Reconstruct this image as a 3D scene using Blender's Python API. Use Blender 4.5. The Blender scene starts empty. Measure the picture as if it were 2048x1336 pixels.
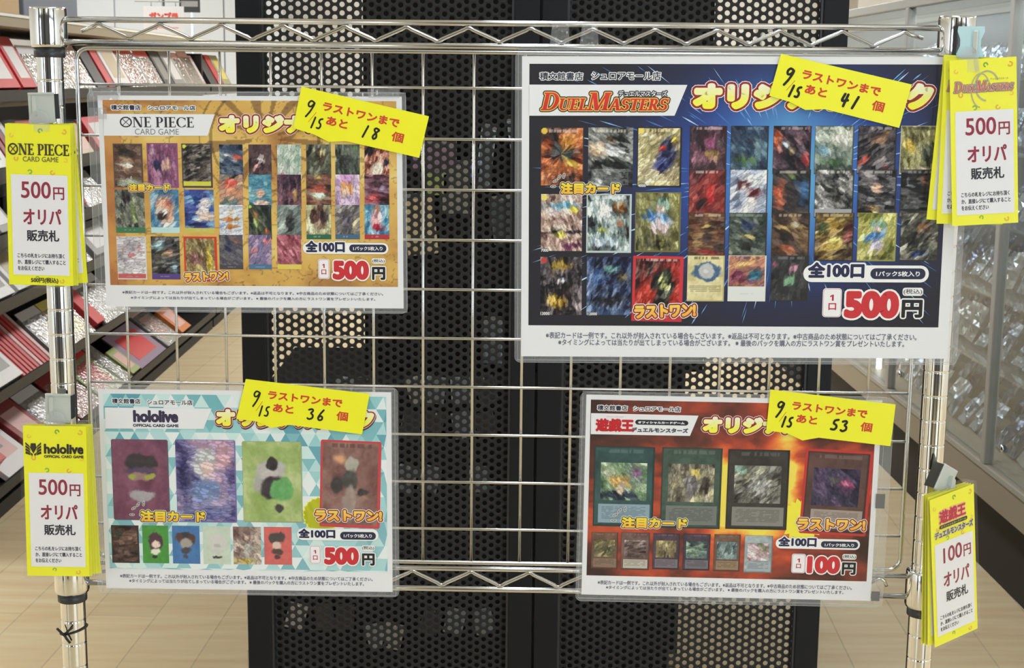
import bpy, bmesh, math, random
import numpy as np
from mathutils import Vector, Matrix

S = bpy.context.scene
COL = S.collection
# ------------------------------------------------------------------ camera
F_PX, CX, CY = 2950.0, 1024.0, 668.0
EYE = Vector((0.0, 0.0, 1.5))
YAW, PITCH, ROLL = 0.0145, 0.17185, 0.0108
_F = Vector((math.sin(YAW)*math.cos(PITCH), math.cos(YAW)*math.cos(PITCH), -math.sin(PITCH)))
_R0 = Vector((math.cos(YAW), -math.sin(YAW), 0.0))
_D0 = _F.cross(_R0)
_R = _R0*math.cos(ROLL) - _D0*math.sin(ROLL)
_D = _D0*math.cos(ROLL) + _R0*math.sin(ROLL)
cam_data = bpy.data.cameras.new('camera')
cam = bpy.data.objects.new('camera', cam_data)
COL.objects.link(cam)
cam.matrix_world = Matrix(((_R.x, -_D.x, -_F.x, EYE.x), (_R.y, -_D.y, -_F.y, EYE.y), (_R.z, -_D.z, -_F.z, EYE.z), (0, 0, 0, 1)))
cam_data.sensor_fit = 'HORIZONTAL'
cam_data.sensor_width = 36.0
cam_data.lens = 36.0*F_PX/2048.0
cam_data.clip_start = 0.05
cam_data.clip_end = 60
cam_data.dof.use_dof = True
cam_data.dof.focus_distance = 1.475
cam_data.dof.aperture_fstop = 34.0
S.camera = cam
# ------------------------------------------------------------------ view, world, lights
S.view_settings.view_transform = 'Standard'
S.view_settings.look = 'None'
S.view_settings.gamma = 1.0
S.view_settings.use_curve_mapping = False
S.view_settings.exposure = 0.13
W = bpy.data.worlds.new('daylight')
S.world = W
W.use_nodes = True
W.node_tree.nodes['Background'].inputs[0].default_value = (0.80, 0.88, 1.0, 1)
W.node_tree.nodes['Background'].inputs[1].default_value = 1.1
S.cycles.max_bounces = 8
S.cycles.transparent_max_bounces = 24
S.cycles.caustics_reflective = False
S.cycles.caustics_refractive = False


def area(name, loc, rot, sx, sy, power, col):
    l = bpy.data.lights.new(name, 'AREA')
    l.shape = 'RECTANGLE'
    l.size, l.size_y, l.energy, l.color = sx, sy, power, col
    o = bpy.data.objects.new(name, l)
    o.location, o.rotation_euler = loc, rot
    COL.objects.link(o)
    return o


WARM = (0.95, 0.98, 1.0)
POWER = {-2.4: 14, 0.9: 15, 4.0: 52, 7.2: 50, 10.6: 54}
for _x in (-3.2, 0.2, 3.4):
    for _y in (-2.4, 0.9, 4.0, 7.2, 10.6):
        area('ceiling_lamp', (_x, _y, 2.93), (0, 0, 0), 0.45, 1.5, POWER[_y], (0.87, 0.95, 1.0) if _y < 2 else WARM)
area('daylight_and_fill', (3.7, -3.9, 1.45), (math.radians(90), 0, 0), 3.4, 2.3, 120, (0.80, 0.91, 1.0))
area('daylight_and_fill', (-4.6, -3.9, 1.45), (math.radians(90), 0, 0), 1.6, 2.3, 82, (0.85, 0.94, 1.0))  # left light added to fill the posters evenly from the front

# ------------------------------------------------------------------ frames of reference
RA = 0.0332                                    # the wire rack stands turned by 1.9 degrees
RD = 1.4707
RN = Vector((math.sin(RA), math.cos(RA), 0))
RU = Vector((math.cos(RA), -math.sin(RA), 0))
nR, nD, nF = np.array(_R), np.array(_D), np.array(_F)
nN, nU = np.array(RN), np.array(RU)


def on_rack(px, py, out=0.0):
    """rack-plane coordinates (along the rack, height above the eye) of what the photo shows at a pixel"""
    px, py = np.asarray(px, float), np.asarray(py, float)
    r = nF + ((px-CX)/F_PX)[..., None]*nR + ((py-CY)/F_PX)[..., None]*nD
    P = r*((RD-out)/(r@nN))[..., None]
    return P@nU, P[..., 2]


def at_depth(px, py, Y):
    r = nF + (px-CX)/F_PX*nR + (py-CY)/F_PX*nD
    P = r*(Y/r[1])
    return Vector((P[0], P[1], P[2]+1.5))


def R(u, z, out=0.0):
    v = RN*(RD-out) + RU*u
    return Vector((v.x, v.y, z+1.5))


# ------------------------------------------------------------------ materials
def lin(c):
    c = np.asarray(c, float)/255.0
    return np.where(c <= 0.04045, c/12.92, ((c+0.055)/1.055)**2.4)


KEY = 0.80


def alb(c):
    return np.clip(lin(c)/KEY, 0.0, 0.92)


def mat(name, c, rough=0.5, metal=0.0, spec=0.5, bump=0.0, bscale=40.0, vary=0.0, vscale=6.0, coat=0.0):
    m = bpy.data.materials.new(name)
    m.use_nodes = True
    nt = m.node_tree
    b = nt.nodes['Principled BSDF']
    a = alb(c) if not metal else np.clip(lin(c), 0, 1)
    b.inputs['Base Color'].default_value = (a[0], a[1], a[2], 1)
    b.inputs['Roughness'].default_value = rough
    b.inputs['Metallic'].default_value = metal
    b.inputs['Specular IOR Level'].default_value = spec
    b.inputs['Coat Weight'].default_value = coat
    if vary or bump:
        tc = nt.nodes.new('ShaderNodeTexCoord')
        n = nt.nodes.new('ShaderNodeTexNoise')
        n.inputs['Scale'].default_value = vscale if vary else bscale
        n.inputs['Detail'].default_value = 5
        nt.links.new(tc.outputs['Object'], n.inputs['Vector'])
        if vary:
            rp = nt.nodes.new('ShaderNodeMixRGB')
            rp.blend_type = 'MIX'
            rp.inputs[1].default_value = (*(a*(1-vary)), 1)
            rp.inputs[2].default_value = (*np.clip(a*(1+vary), 0, 1), 1)
            nt.links.new(n.outputs['Fac'], rp.inputs[0])
            nt.links.new(rp.outputs[0], b.inputs['Base Color'])
        if bump:
            n2 = nt.nodes.new('ShaderNodeTexNoise')
            n2.inputs['Scale'].default_value = bscale
            n2.inputs['Detail'].default_value = 3
            nt.links.new(tc.outputs['Object'], n2.inputs['Vector'])
            bp = nt.nodes.new('ShaderNodeBump')
            bp.inputs['Strength'].default_value = bump
            bp.inputs['Distance'].default_value = 0.01
            nt.links.new(n2.outputs['Fac'], bp.inputs['Height'])
            nt.links.new(bp.outputs[0], b.inputs['Normal'])
    return m


def clear(name, milk, gloss_rough=0.06, tint=(1, 1, 1), bump=0.0, bscale=30, boost=1.0):
    """clear plastic film or glass: mostly transparent, fresnel gloss, a little milkiness"""
    m = bpy.data.materials.new(name)
    m.use_nodes = True
    nt = m.node_tree
    nt.nodes.remove(nt.nodes['Principled BSDF'])
    out = nt.nodes['Material Output']
    tr = nt.nodes.new('ShaderNodeBsdfTransparent')
    tr.inputs[0].default_value = (*tint, 1)
    df = nt.nodes.new('ShaderNodeBsdfDiffuse')
    df.inputs[0].default_value = (0.72, 0.74, 0.76, 1)
    gl = nt.nodes.new('ShaderNodeBsdfGlossy')
    gl.inputs['Roughness'].default_value = gloss_rough
    m1 = nt.nodes.new('ShaderNodeMixShader')
    m1.inputs[0].default_value = milk
    nt.links.new(tr.outputs[0], m1.inputs[1])
    nt.links.new(df.outputs[0], m1.inputs[2])
    fr = nt.nodes.new('ShaderNodeFresnel')
    fr.inputs['IOR'].default_value = 1.42
    mu = nt.nodes.new('ShaderNodeMath')
    mu.operation = 'MULTIPLY'
    mu.use_clamp = True
    mu.inputs[1].default_value = boost
    ge = nt.nodes.new('ShaderNodeNewGeometry')
    inv = nt.nodes.new('ShaderNodeMath')
    inv.operation = 'SUBTRACT'
    inv.inputs[0].default_value = 1.0
    nt.links.new(ge.outputs['Backfacing'], inv.inputs[1])
    fb = nt.nodes.new('ShaderNodeMath')
    fb.operation = 'MULTIPLY'
    nt.links.new(fr.outputs[0], fb.inputs[0])
    nt.links.new(inv.outputs[0], fb.inputs[1])
    nt.links.new(fb.outputs[0], mu.inputs[0])
    m2 = nt.nodes.new('ShaderNodeMixShader')
    nt.links.new(mu.outputs[0], m2.inputs[0])
    nt.links.new(m1.outputs[0], m2.inputs[1])
    nt.links.new(gl.outputs[0], m2.inputs[2])
    nt.links.new(m2.outputs[0], out.inputs[0])
    if bump:
        tc = nt.nodes.new('ShaderNodeTexCoord')
        n2 = nt.nodes.new('ShaderNodeTexNoise')
        n2.inputs['Scale'].default_value = bscale
        nt.links.new(tc.outputs['Object'], n2.inputs['Vector'])
        bp = nt.nodes.new('ShaderNodeBump')
        bp.inputs['Strength'].default_value = bump
        bp.inputs['Distance'].default_value = 0.01
        nt.links.new(n2.outputs['Fac'], bp.inputs['Height'])
        nt.links.new(bp.outputs[0], gl.inputs['Normal'])
    return m


def ink_mat(name, rough=0.55, spec=0.3):
    m = bpy.data.materials.new(name)
    m.use_nodes = True
    nt = m.node_tree
    b = nt.nodes['Principled BSDF']
    a = nt.nodes.new('ShaderNodeAttribute')
    a.attribute_name = 'Ink'
    nt.links.new(a.outputs['Color'], b.inputs['Base Color'])
    b.inputs['Roughness'].default_value = rough
    b.inputs['Specular IOR Level'].default_value = spec
    return m


M = dict(
    ink=ink_mat('printed_ink'),
    paper=mat('white_paper', (212, 213, 217), 0.6, spec=0.3),
    yellow=mat('yellow_paper', (246, 221, 44), 0.35, spec=0.4, vary=0.03, vscale=30),
    film=clear('laminate_over_print', 0.004, 0.08, boost=0.5),
    film_edge=clear('laminate_border', 0.13, 0.1),
    film_rim=clear('laminate_rim', 0.45, 0.1),
    chrome=mat('chrome', (226, 228, 230), 0.09, 1.0),
    steel=mat('stainless_wire', (206, 207, 207), 0.2, 1.0),
    ringblack=mat('black_plastic', (38, 40, 44), 0.4),
    panel=mat('black_powder_coat', (20, 22, 27), 0.5, spec=0.2),
    sheet=mat('black_perforated_steel', (36, 37, 39), 0.55, spec=0.2),
    clip=mat('grey_clip_plastic', (176, 182, 176), 0.25, spec=0.6),
    clipclear=clear('clear_clip_plastic', 0.22, 0.08, boost=1.5),
    tape=clear('clear_tape_film', 0.10, 0.12, bump=0.5, bscale=60, boost=2.5),
    grey=mat('grey_adhesive_pad', (104, 103, 102), 0.7),
    glass=clear('showcase_glass', 0.03, 0.03, tint=(0.93, 0.96, 0.96)),
    alu=mat('aluminium_profile', (150, 148, 143), 0.4, 0.0, spec=0.6),
    alub=mat('beige_metal_base', (142, 132, 116), 0.45, spec=0.5),
    dark=mat('dark_kick_panel', (30, 27, 24), 0.7),
    black=mat('black_shelf_steel', (20, 19, 19), 0.5),
    tan=mat('tan_shelf_board', (122, 112, 92), 0.6),
    wall=mat('painted_wall', (224, 227, 230), 0.8),
    ceil=mat('ceiling_board', (215, 215, 212), 0.9),
    tieblack=mat('black_wire_tie', (24, 24, 26), 0.6),
)


def foil():
    m = mat('crinkled_foil', (140, 149, 160), 0.26, 0.6, bump=0.55, bscale=34)
    return m


M['foil'] = foil()
M['bag'] = mat('glossy_pack', (150, 150, 150), 0.18, 0.15, spec=0.8, bump=0.35, bscale=30, vary=0.45, vscale=22)


def pmat(c, rough=0.4, key={}):
    k = (tuple(c), rough)
    if k not in key:
        key[k] = mat('printed_card_%d_%d_%d' % tuple(c), c, rough)
    return key[k]


# ------------------------------------------------------------------ objects
def tag(o, label=None, cat=None, group=None, kind=None):
    if label: o['label'] = label
    if cat: o['category'] = cat
    if group: o['group'] = group
    if kind: o['kind'] = kind
    return o


def empty(name, label, cat, loc=(0, 0, 0), rot=(0, 0, 0), group=None):
    o = bpy.data.objects.new(name, None)
    o.empty_display_size = 0.05
    COL.objects.link(o)
    o.location, o.rotation_euler = loc, rot
    return tag(o, label, cat, group)


def obj(name, me, parent=None, loc=None, rot=None):
    o = bpy.data.objects.new(name, me)
    COL.objects.link(o)
    if parent: o.parent = parent
    if loc is not None: o.location = loc
    if rot is not None: o.rotation_euler = rot
    return o


def copy_tree(o, parent=None):
    c = o.copy()
    COL.objects.link(c)
    if parent: c.parent = parent
    for ch in list(o.children): copy_tree(ch, c)
    return c


class MB:
    """collects boxes, tubes, prisms and lathes into one mesh"""
    def __init__(s): s.bm = bmesh.new()

    def box(s, x0, x1, y0, y1, z0, z1, mi=0, bevel=0.0, mtx=None):
        r = bmesh.ops.create_cube(s.bm, size=1.0)
        vs = r['verts']
        for v in vs:
            v.co = Vector(((x0+x1)/2+v.co.x*(x1-x0), (y0+y1)/2+v.co.y*(y1-y0), (z0+z1)/2+v.co.z*(z1-z0)))
        fs = {f for v in vs for f in v.link_faces}
        if bevel:
            es = list({e for v in vs for e in v.link_edges})
            rb = bmesh.ops.bevel(s.bm, geom=es, offset=bevel, segments=2, affect='EDGES', profile=0.5)
            fs = set(rb['faces']) | {f for f in fs if f.is_valid}
            vs = list({v for f in fs for v in f.verts})
        for f in fs: f.material_index = mi
        if mtx is not None:
            for v in vs: v.co = mtx @ v.co
        return s

    def prism(s, pts, y0, y1, mi=0, mtx=None):
        """outline in x, z swept along y"""
        a = [s.bm.verts.new((p[0], y0, p[1])) for p in pts]
        b = [s.bm.verts.new((p[0], y1, p[1])) for p in pts]
        n = len(pts)
        fs = [s.bm.faces.new(a), s.bm.faces.new(b[::-1])]
        for i in range(n): fs.append(s.bm.faces.new((a[i], b[i], b[(i+1) % n], a[(i+1) % n])))
        for f in fs: f.material_index = mi
        if mtx is not None:
            for v in a+b: v.co = mtx @ v.co
        return s

    def tube(s, pts, r, n=10, closed=False, caps=True, mi=0):
        pts = [Vector(p) for p in pts]
        m = len(pts)
        rings = []
        ref = None
        for i in range(m):
            if closed: d = (pts[(i+1) % m]-pts[i-1]).normalized()
            elif i == 0: d = (pts[1]-pts[0]).normalized()
            elif i == m-1: d = (pts[-1]-pts[-2]).normalized()
            else: d = ((pts[i+1]-pts[i]).normalized()+(pts[i]-pts[i-1]).normalized()).normalized()
            if ref is None:
                ref = Vector((0, 1, 0)) if abs(d.y) < 0.9 else Vector((1, 0, 0))
            u = (ref-d*ref.dot(d)).normalized()
            ref = u
            w = d.cross(u)
            rr = r[i] if isinstance(r, (list, tuple)) else r
            rings.append([s.bm.verts.new(pts[i]+(u*math.cos(2*math.pi*k/n)+w*math.sin(2*math.pi*k/n))*rr) for k in range(n)])
        rng = range(m) if closed else range(m-1)
        for i in rng:
            A, B = rings[i], rings[(i+1) % m]
            for k in range(n):
                f = s.bm.faces.new((A[k], A[(k+1) % n], B[(k+1) % n], B[k]))
                f.smooth = True
                f.material_index = mi
        if caps and not closed:
            s.bm.faces.new(rings[0][::-1]).material_index = mi
            s.bm.faces.new(rings[-1]).material_index = mi
        return s

    def lathe(s, prof, n=40, mi=0, cap=True):
        """profile of (radius, z)"""
        rings = [[s.bm.verts.new((p[0]*math.cos(2*math.pi*k/n), p[0]*math.sin(2*math.pi*k/n), p[1])) for k in range(n)] for p in prof]
        for A, B in zip(rings, rings[1:]):
            for k in range(n):
                f = s.bm.faces.new((A[k], A[(k+1) % n], B[(k+1) % n], B[k]))
                f.smooth = True
                f.material_index = mi
        if cap:
            s.bm.faces.new(rings[0][::-1]).material_index = mi
            s.bm.faces.new(rings[-1]).material_index = mi
        return s

    def mesh(s, name, mats):
        me = bpy.data.meshes.new(name)
        bmesh.ops.recalc_face_normals(s.bm, faces=s.bm.faces[:])
        s.bm.to_mesh(me)
        s.bm.free()
        for m in (mats if isinstance(mats, (list, tuple)) else [mats]): me.materials.append(m)
        return me

    def obj(s, name, mats, parent=None, loc=None, rot=None):
        return obj(name, s.mesh(name, mats), parent, loc, rot)


# ------------------------------------------------------------------ printing: flat ink layers as coloured meshes
_glyphs = {}


def glyph(txt, res=3):
    if (txt, res) not in _glyphs:
        c = bpy.data.curves.new('glyphs', 'FONT')
        c.body = txt
        c.resolution_u = res
        o = bpy.data.objects.new('glyphs', c)
        COL.objects.link(o)
        dg = bpy.context.evaluated_depsgraph_get()
        ev = o.evaluated_get(dg)
        me = ev.to_mesh()
        v = np.array([(p.co.x, p.co.y) for p in me.vertices])
        f = [tuple(p.vertices) for p in me.polygons]
        ev.to_mesh_clear()
        bpy.data.objects.remove(o)
        bpy.data.curves.remove(c)
        cnt = {}
        for p in f:
            for i in range(len(p)):
                e = (p[i], p[(i+1) % len(p)])
                k = (min(e), max(e))
                cnt[k] = cnt.get(k, 0)+1
        _glyphs[(txt, res)] = (v, f, [k for k, n in cnt.items() if n == 1])
    return _glyphs[(txt, res)]


def poly_shapes(polys):
    """own outlines: list of closed polygons -> the same triple as glyph()"""
    v, f, e = [], [], []
    for p in polys:
        b = len(v)
        v += list(p)
        f.append(tuple(range(b, b+len(p))))
        e += [(b+i, b+(i+1) % len(p)) for i in range(len(p))]
    return np.array(v, float), f, e


STEP = 7e-5


class Ink:
    """an accumulating flat print: x right, z up, layers step towards the viewer (-y)"""
    def __init__(s): s.v, s.c, s.loops, s.tot, s.n, s.rs = [], [], [], [], 0, np.random.RandomState(3)

    def add(s, v2, faces, col, layer):
        v2 = np.asarray(v2, float)
        k = len(v2)
        y = np.full(k, -layer*STEP)
        if len(faces) > 1 and sum(len(f) for f in faces) == k:     # overlapping pieces: keep them a hair apart
            for f in faces: y[list(f)] -= s.rs.rand()*.6*STEP
        s.v.append(np.column_stack([v2[:, 0], y, v2[:, 1]]))
        col = np.asarray(col, float)
        if col.ndim == 1: col = np.tile(col, (k, 1))
        s.c.append(alb(col))
        for f in faces:
            s.loops.append(np.asarray(f)+s.n)
            s.tot.append(np.array([len(f)]))
        s.n += k

    def quads(s, v2, q, col, layer, apart=False):
        v2 = np.asarray(v2, float)
        k = len(v2)
        y = np.full(k, -layer*STEP)
        if apart: y -= np.repeat(s.rs.rand(len(q)), q.shape[1])*.6*STEP
        s.v.append(np.column_stack([v2[:, 0], y, v2[:, 1]]))
        col = np.asarray(col, float)
        if col.ndim == 1: col = np.tile(col, (k, 1))
        s.c.append(alb(col))
        s.loops.append(q.reshape(-1)+s.n)
        s.tot.append(np.full(len(q), q.shape[1]))
        s.n += k

    def grid(s, rgb, x0, z1, x1, z0, layer, sx=0.0, mask=None, tilt=0.0):
        """an image-like raster painted by this script, row 0 on top"""
        h, w = rgb.shape[:2]
        X, Z = np.meshgrid(np.linspace(x0, x1, w+1), np.linspace(z1, z0, h+1))
        if tilt:
            cx, cz = (x0+x1)/2, (z0+z1)/2
            X, Z = cx+(X-cx)*math.cos(tilt)-(Z-cz)*math.sin(tilt), cz+(X-cx)*math.sin(tilt)+(Z-cz)*math.cos(tilt)
        pad = np.pad(rgb, ((0, 1), (0, 1), (0, 0)), mode='edge')
        i = np.arange(h)[:, None]*(w+1)+np.arange(w)[None, :]
        q = np.stack([i+w+1, i+w+2, i+1, i], -1).reshape(-1, 4)
        if mask is not None: q = q[mask.reshape(-1)]
        s.quads(np.column_stack([X.ravel(), Z.ravel()]), q, pad.reshape(-1, 3), layer)

    def rect(s, x0, z0, x1, z1, col, layer): s.add([(x0, z0), (x1, z0), (x1, z1), (x0, z1)], [(0, 1, 2, 3)], col, layer)

    def rrect(s, x0, z0, x1, z1, r, col, layer):
        if x0 > x1: x0, x1 = x1, x0
        if z0 > z1: z0, z1 = z1, z0
        p = rounded(x0, z0, x1, z1, r)
        s.add(p, [tuple(range(len(p)))], col, layer)

    def ell(s, cx, cz, rx, rz, col, layer, rot=0.0, n=20):
        t = np.linspace(0, 2*np.pi, n, endpoint=False)
        a, b = rx*np.cos(t), rz*np.sin(t)
        s.add(np.column_stack([cx+a*math.cos(rot)-b*math.sin(rot), cz+a*math.sin(rot)+b*math.cos(rot)]), [tuple(range(n))], col, layer)

    def ribbon(s, v, e, w, col, layer, joint=6):
        v = np.asarray(v, float)
        e = np.asarray(e)
        if not len(e): return
        A, B = v[e[:, 0]], v[e[:, 1]]
        col = np.asarray(col, float)
        per = col.ndim == 2
        d = B-A
        L = np.hypot(d[:, 0], d[:, 1])
        ok = L > 1e-9
        A, B, d, L = A[ok], B[ok], d[ok], L[ok]
        cq = np.stack([col[e[ok, 0]], col[e[ok, 1]], col[e[ok, 1]], col[e[ok, 0]]], 1).reshape(-1, 3) if per else col
        n = np.column_stack([-d[:, 1], d[:, 0]])/L[:, None]*w
        q = np.stack([A-n, B-n, B+n, A+n], 1).reshape(-1, 2)
        s.quads(q, np.arange(len(q)).reshape(-1, 4), cq, layer, True)
        if joint:
            u = np.unique(np.asarray(e).ravel())
            t = np.linspace(0, 2*np.pi, joint, endpoint=False)+0.3
            ring = np.column_stack([np.cos(t), np.sin(t)])*w
            q = (v[u][:, None, :]+ring[None]).reshape(-1, 2)
            s.quads(q, np.arange(len(q)).reshape(-1, joint), np.repeat(col[u], joint, 0) if per else col, layer, True)

    def line(s, pts, w, col, layer, joint=8):
        s.ribbon(pts, [(i, i+1) for i in range(len(pts)-1)], w, col, layer, joint)

    def shape(s, g, box, col, layer, bold=0.0, outlines=(), grad=None, rot=0.0, italic=0.0):
        """fit a glyph triple into the box x0,z0,x1,z1; bold and outlines are half widths in metres"""
        v, f, e = g
        v = v.copy()
        if italic: v[:, 0] += italic*v[:, 1]
        x0, z0, x1, z1 = box
        if x0 > x1: x0, x1 = x1, x0
        if z0 > z1: z0, z1 = z1, z0
        a, b = v.min(0), v.max(0)
        x0 += bold; x1 -= bold; z0 += bold; z1 -= bold
        v = (v-a)/(b-a)*np.array([x1-x0, z1-z0])+np.array([x0, z0])
        t = (v[:, 1]-z0)/(z1-z0)
        if rot:
            c = np.array([(x0+x1)/2, (z0+z1)/2])
            k = v-c
            v = c+np.column_stack([k[:, 0]*math.cos(rot)-k[:, 1]*math.sin(rot), k[:, 0]*math.sin(rot)+k[:, 1]*math.cos(rot)])
        for (w, oc, ol) in outlines:
            s.ribbon(v, e, w+bold, oc, ol, 8)
            s.add(v, f, oc, ol)
        cc = np.asarray(col, float)
        if grad is not None:
            g0 = np.asarray(grad, float)
            cc = cc[None]*(1-t[:, None])+g0[None]*t[:, None]
        s.add(v, f, cc, layer)
        if bold: s.ribbon(v, e, bold, cc, layer, 8)

    def text(s, txt, box, col, layer, res=3, **k): s.shape(glyph(txt, res), box, col, layer, **k)

    def obj(s, name, parent=None, m=None, loc=None, rot=None):
        v = np.concatenate(s.v)
        c = np.concatenate(s.c)
        lo = np.concatenate(s.loops).astype(np.int32)
        to = np.concatenate(s.tot).astype(np.int32)
        me = bpy.data.meshes.new(name)
        me.vertices.add(len(v))
        me.vertices.foreach_set('co', v.astype(np.float32).ravel())
        me.loops.add(len(lo))
        me.loops.foreach_set('vertex_index', lo)
        me.polygons.add(len(to))
        me.polygons.foreach_set('loop_start', np.concatenate([[0], np.cumsum(to)[:-1]]).astype(np.int32))
        me.polygons.foreach_set('loop_total', to)
        me.update(calc_edges=True)
        at = me.attributes.new('Ink', 'FLOAT_COLOR', 'POINT')
        at.data.foreach_set('color', np.column_stack([c, np.ones(len(c))]).astype(np.float32).ravel())
        me.materials.append(m or M['ink'])
        return obj(name, me, parent, loc, rot)


def rounded(x0, z0, x1, z1, r, n=5):
    p = []
    for cx, cz, a in ((x1-r, z0+r, -90), (x1-r, z1-r, 0), (x0+r, z1-r, 90), (x0+r, z0+r, 180)):
        for i in range(n+1):
            t = math.radians(a+90*i/n)
            p.append((cx+r*math.cos(t), cz+r*math.sin(t)))
    return p


# --- serif capitals drawn as polygons (unit height)
def arc(cx, cz, rx, rz, a0, a1, irx, irz, n=14, icx=None):
    icx = cx if icx is None else icx
    t = [math.radians(a0+(a1-a0)*i/n) for i in range(n+1)]
    return [[(cx+rx*math.cos(a), cz+rz*math.sin(a)), (cx+rx*math.cos(b), cz+rz*math.sin(b)), (icx+irx*math.cos(b), cz+irz*math.sin(b)), (icx+irx*math.cos(a), cz+irz*math.sin(a))] for a, b in zip(t, t[1:])]


def rc(x0, z0, x1, z1): return [(x0, z0), (x1, z0), (x1, z1), (x0, z1)]


def dg(xa, za, xb, zb, w): return [(xa-w/2, za), (xa+w/2, za), (xb+w/2, zb), (xb-w/2, zb)]


T, H_, SF = 0.17, 0.06, 0.05            # thick stem, hairline, serif


def serif(x, z, w=0.32): return rc(x-w/2, z, x+w/2, z+SF)


def letter(ch):
    if ch == 'O': return arc(.45, .5, .45, .5, 0, 360, .29, .45, 28), .9
    if ch == '@': return arc(.5, .5, .52, .52, 0, 360, .41, .41, 28)+[dg(.2, .18, .8, .82, .07), dg(.8, .18, .2, .82, .07)], 1.04
    if ch == 'N': return [rc(.12, 0, .18, 1), rc(.74, 0, .80, 1), dg(.2, 1, .72, 0, .2), serif(.15, 0, .28), serif(.1, .95, .24), serif(.77, .95, .28)], .94
    if ch == 'E': return [rc(.1, 0, .1+T, 1), rc(.02, 0, .62, SF+.01), rc(.02, .94, .6, 1), rc(.2, .48, .48, .54), rc(.57, 0, .62, .22), rc(.55, .8, .6, 1), rc(.44, .4, .49, .62)], .68
    if ch == 'P': return [rc(.1, 0, .1+T, 1), serif(.18, 0, .34), rc(.02, .95, .36, 1), rc(.2, .44, .36, .49)]+arc(.36, .72, .29, .28, -90, 90, .12, .23), .68
    if ch == 'R': return [rc(.1, 0, .1+T, 1), serif(.18, 0, .34), rc(.02, .95, .36, 1), rc(.2, .46, .36, .51)]+arc(.36, .735, .27, .265, -90, 90, .11, .22)+[dg(.66, 0, .38, .49, .2), serif(.7, 0, .24)], .82
    if ch == 'I': return [rc(.1, 0, .1+T, 1), serif(.185, 0, .34), serif(.185, .95, .34)], .37
    if ch == 'C': return arc(.45, .5, .45, .5, 42, 318, .28, .45, 24)+[rc(.73, .68, .79, .95), rc(.75, .08, .79, .3)], .84
    if ch == 'D': return [rc(.1, 0, .1+T, 1), rc(.02, 0, .38, SF), rc(.02, .95, .38, 1)]+arc(.38, .5, .44, .5, -90, 90, .27, .45), .86
    if ch == 'U': return [rc(.1, .3, .1+T, 1), rc(.68, .3, .74, 1), serif(.18, .95, .34), serif(.71, .95, .28)]+arc(.42, .32, .32, .32, 180, 360, .25, .26, 14, .48), .86
    if ch == 'L': return [rc(.1, 0, .1+T, 1), rc(.02, 0, .62, SF), serif(.185, .95, .34), rc(.56, 0, .62, .26)], .66
    if ch == 'M': return [rc(.1, 0, .16, 1), dg(.2, 1, .5, 0, .19), dg(.84, 1, .52, 0, .07), rc(.82, 0, .82+T, 1), serif(.13, 0, .26), serif(.9, 0, .3), serif(.12, .95, .26), serif(.9, .95, .3)], 1.1
    if ch == 'A': return [dg(.1, 0, .42, 1, .07), dg(.72, 0, .42, 1, .19), rc(.2, .3, .62, .35), serif(.1, 0, .24), serif(.74, 0, .32)], .88
    if ch == 'T': return [rc(.27, 0, .27+T, 1), serif(.355, 0, .34), rc(0, .94, .71, 1), rc(0, .76, .05, 1), rc(.66, .76, .71, 1)], .74
    if ch == 'S': return arc(.31, .735, .27, .265, 30, 270, .13, .21, 16)+arc(.31, .265, .29, .265, 90, -150, .14, .21, 16)+[rc(.54, .72, .58, .98), rc(.02, .02, .06, .28)], .64
    return [], .3


def serif_word(w, small=None, gap=.02):
    """small: set of indices drawn as small capitals"""
    out, x = [], 0.0
    for i, ch in enumerate(w):
        p, adv = letter(ch)
        k = .66 if small and i in small else 1.0
        out += [[(x+a*k, b*k) for a, b in q] for q in p]
        x += adv*k+gap
    return poly_shapes(out)


# --- brush strokes for the handwritten figures (unit box)
HAND = {
    '9': [[(.75, .92), (.45, 1.0), (.2, .8), (.3, .6), (.62, .66), (.85, .95), (.8, .75), (.55, .35), (.2, 0)]],
    '1': [[(.7, 1), (.3, 0)]],
    '5': [[(.85, 1), (.4, .92), (.3, .6), (.65, .55), (.75, .3), (.5, .05), (.1, .1)]],
    '8': [[(.8, .9), (.45, 1), (.25, .8), (.6, .55), (.7, .2), (.4, 0), (.2, .2), (.5, .55), (.85, .85)]],
    '4': [[(.35, 1), (.15, .5), (.2, .38), (.8, .55)], [(.7, 1), (.45, 0)]],
    '3': [[(.2, .88), (.6, 1), (.75, .82), (.4, .58), (.75, .45), (.7, .15), (.3, 0), (.1, .1)]],
    '6': [[(.8, 1), (.4, .6), (.15, .2), (.35, 0), (.7, .12), (.7, .38), (.45, .45), (.2, .25)]],
}


# ------------------------------------------------------------------ painted rasters (printed pictures)
def nz(w, h, fx, fy, seed):
    rs = np.random.RandomState(seed % 100003)
    gx, gy = int(fx)+3, int(fy)+3
    g = rs.rand(gy, gx)
    x = np.linspace(0, fx, w)
    y = np.linspace(0, fy, h)
    xi, yi = x.astype(int), y.astype(int)
    tx, ty = x-xi, y-yi
    tx, ty = tx*tx*(3-2*tx), ty*ty*(3-2*ty)
    a = g[yi][:, xi]*(1-tx)+g[yi][:, xi+1]*tx
    b = g[yi+1][:, xi]*(1-tx)+g[yi+1][:, xi+1]*tx
    return a*(1-ty)[:, None]+b*ty[:, None]


def fbm(w, h, f, seed, octv=4, asp=1.0):
    o, a, t = 0, 1.0, 0
    for k in range(octv):
        o = o+nz(w, h, f*2**k, f*2**k*asp, seed+k*17)*a
        t += a
        a *= .6
    return o/t


def pal_map(t, pal):
    pal = np.asarray(pal, float)
    t = np.clip(t, 0, .999)*(len(pal)-1)
    i = t.astype(int)
    fr = (t-i)[..., None]
    return pal[i]*(1-fr)+pal[i+1]*fr


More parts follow.
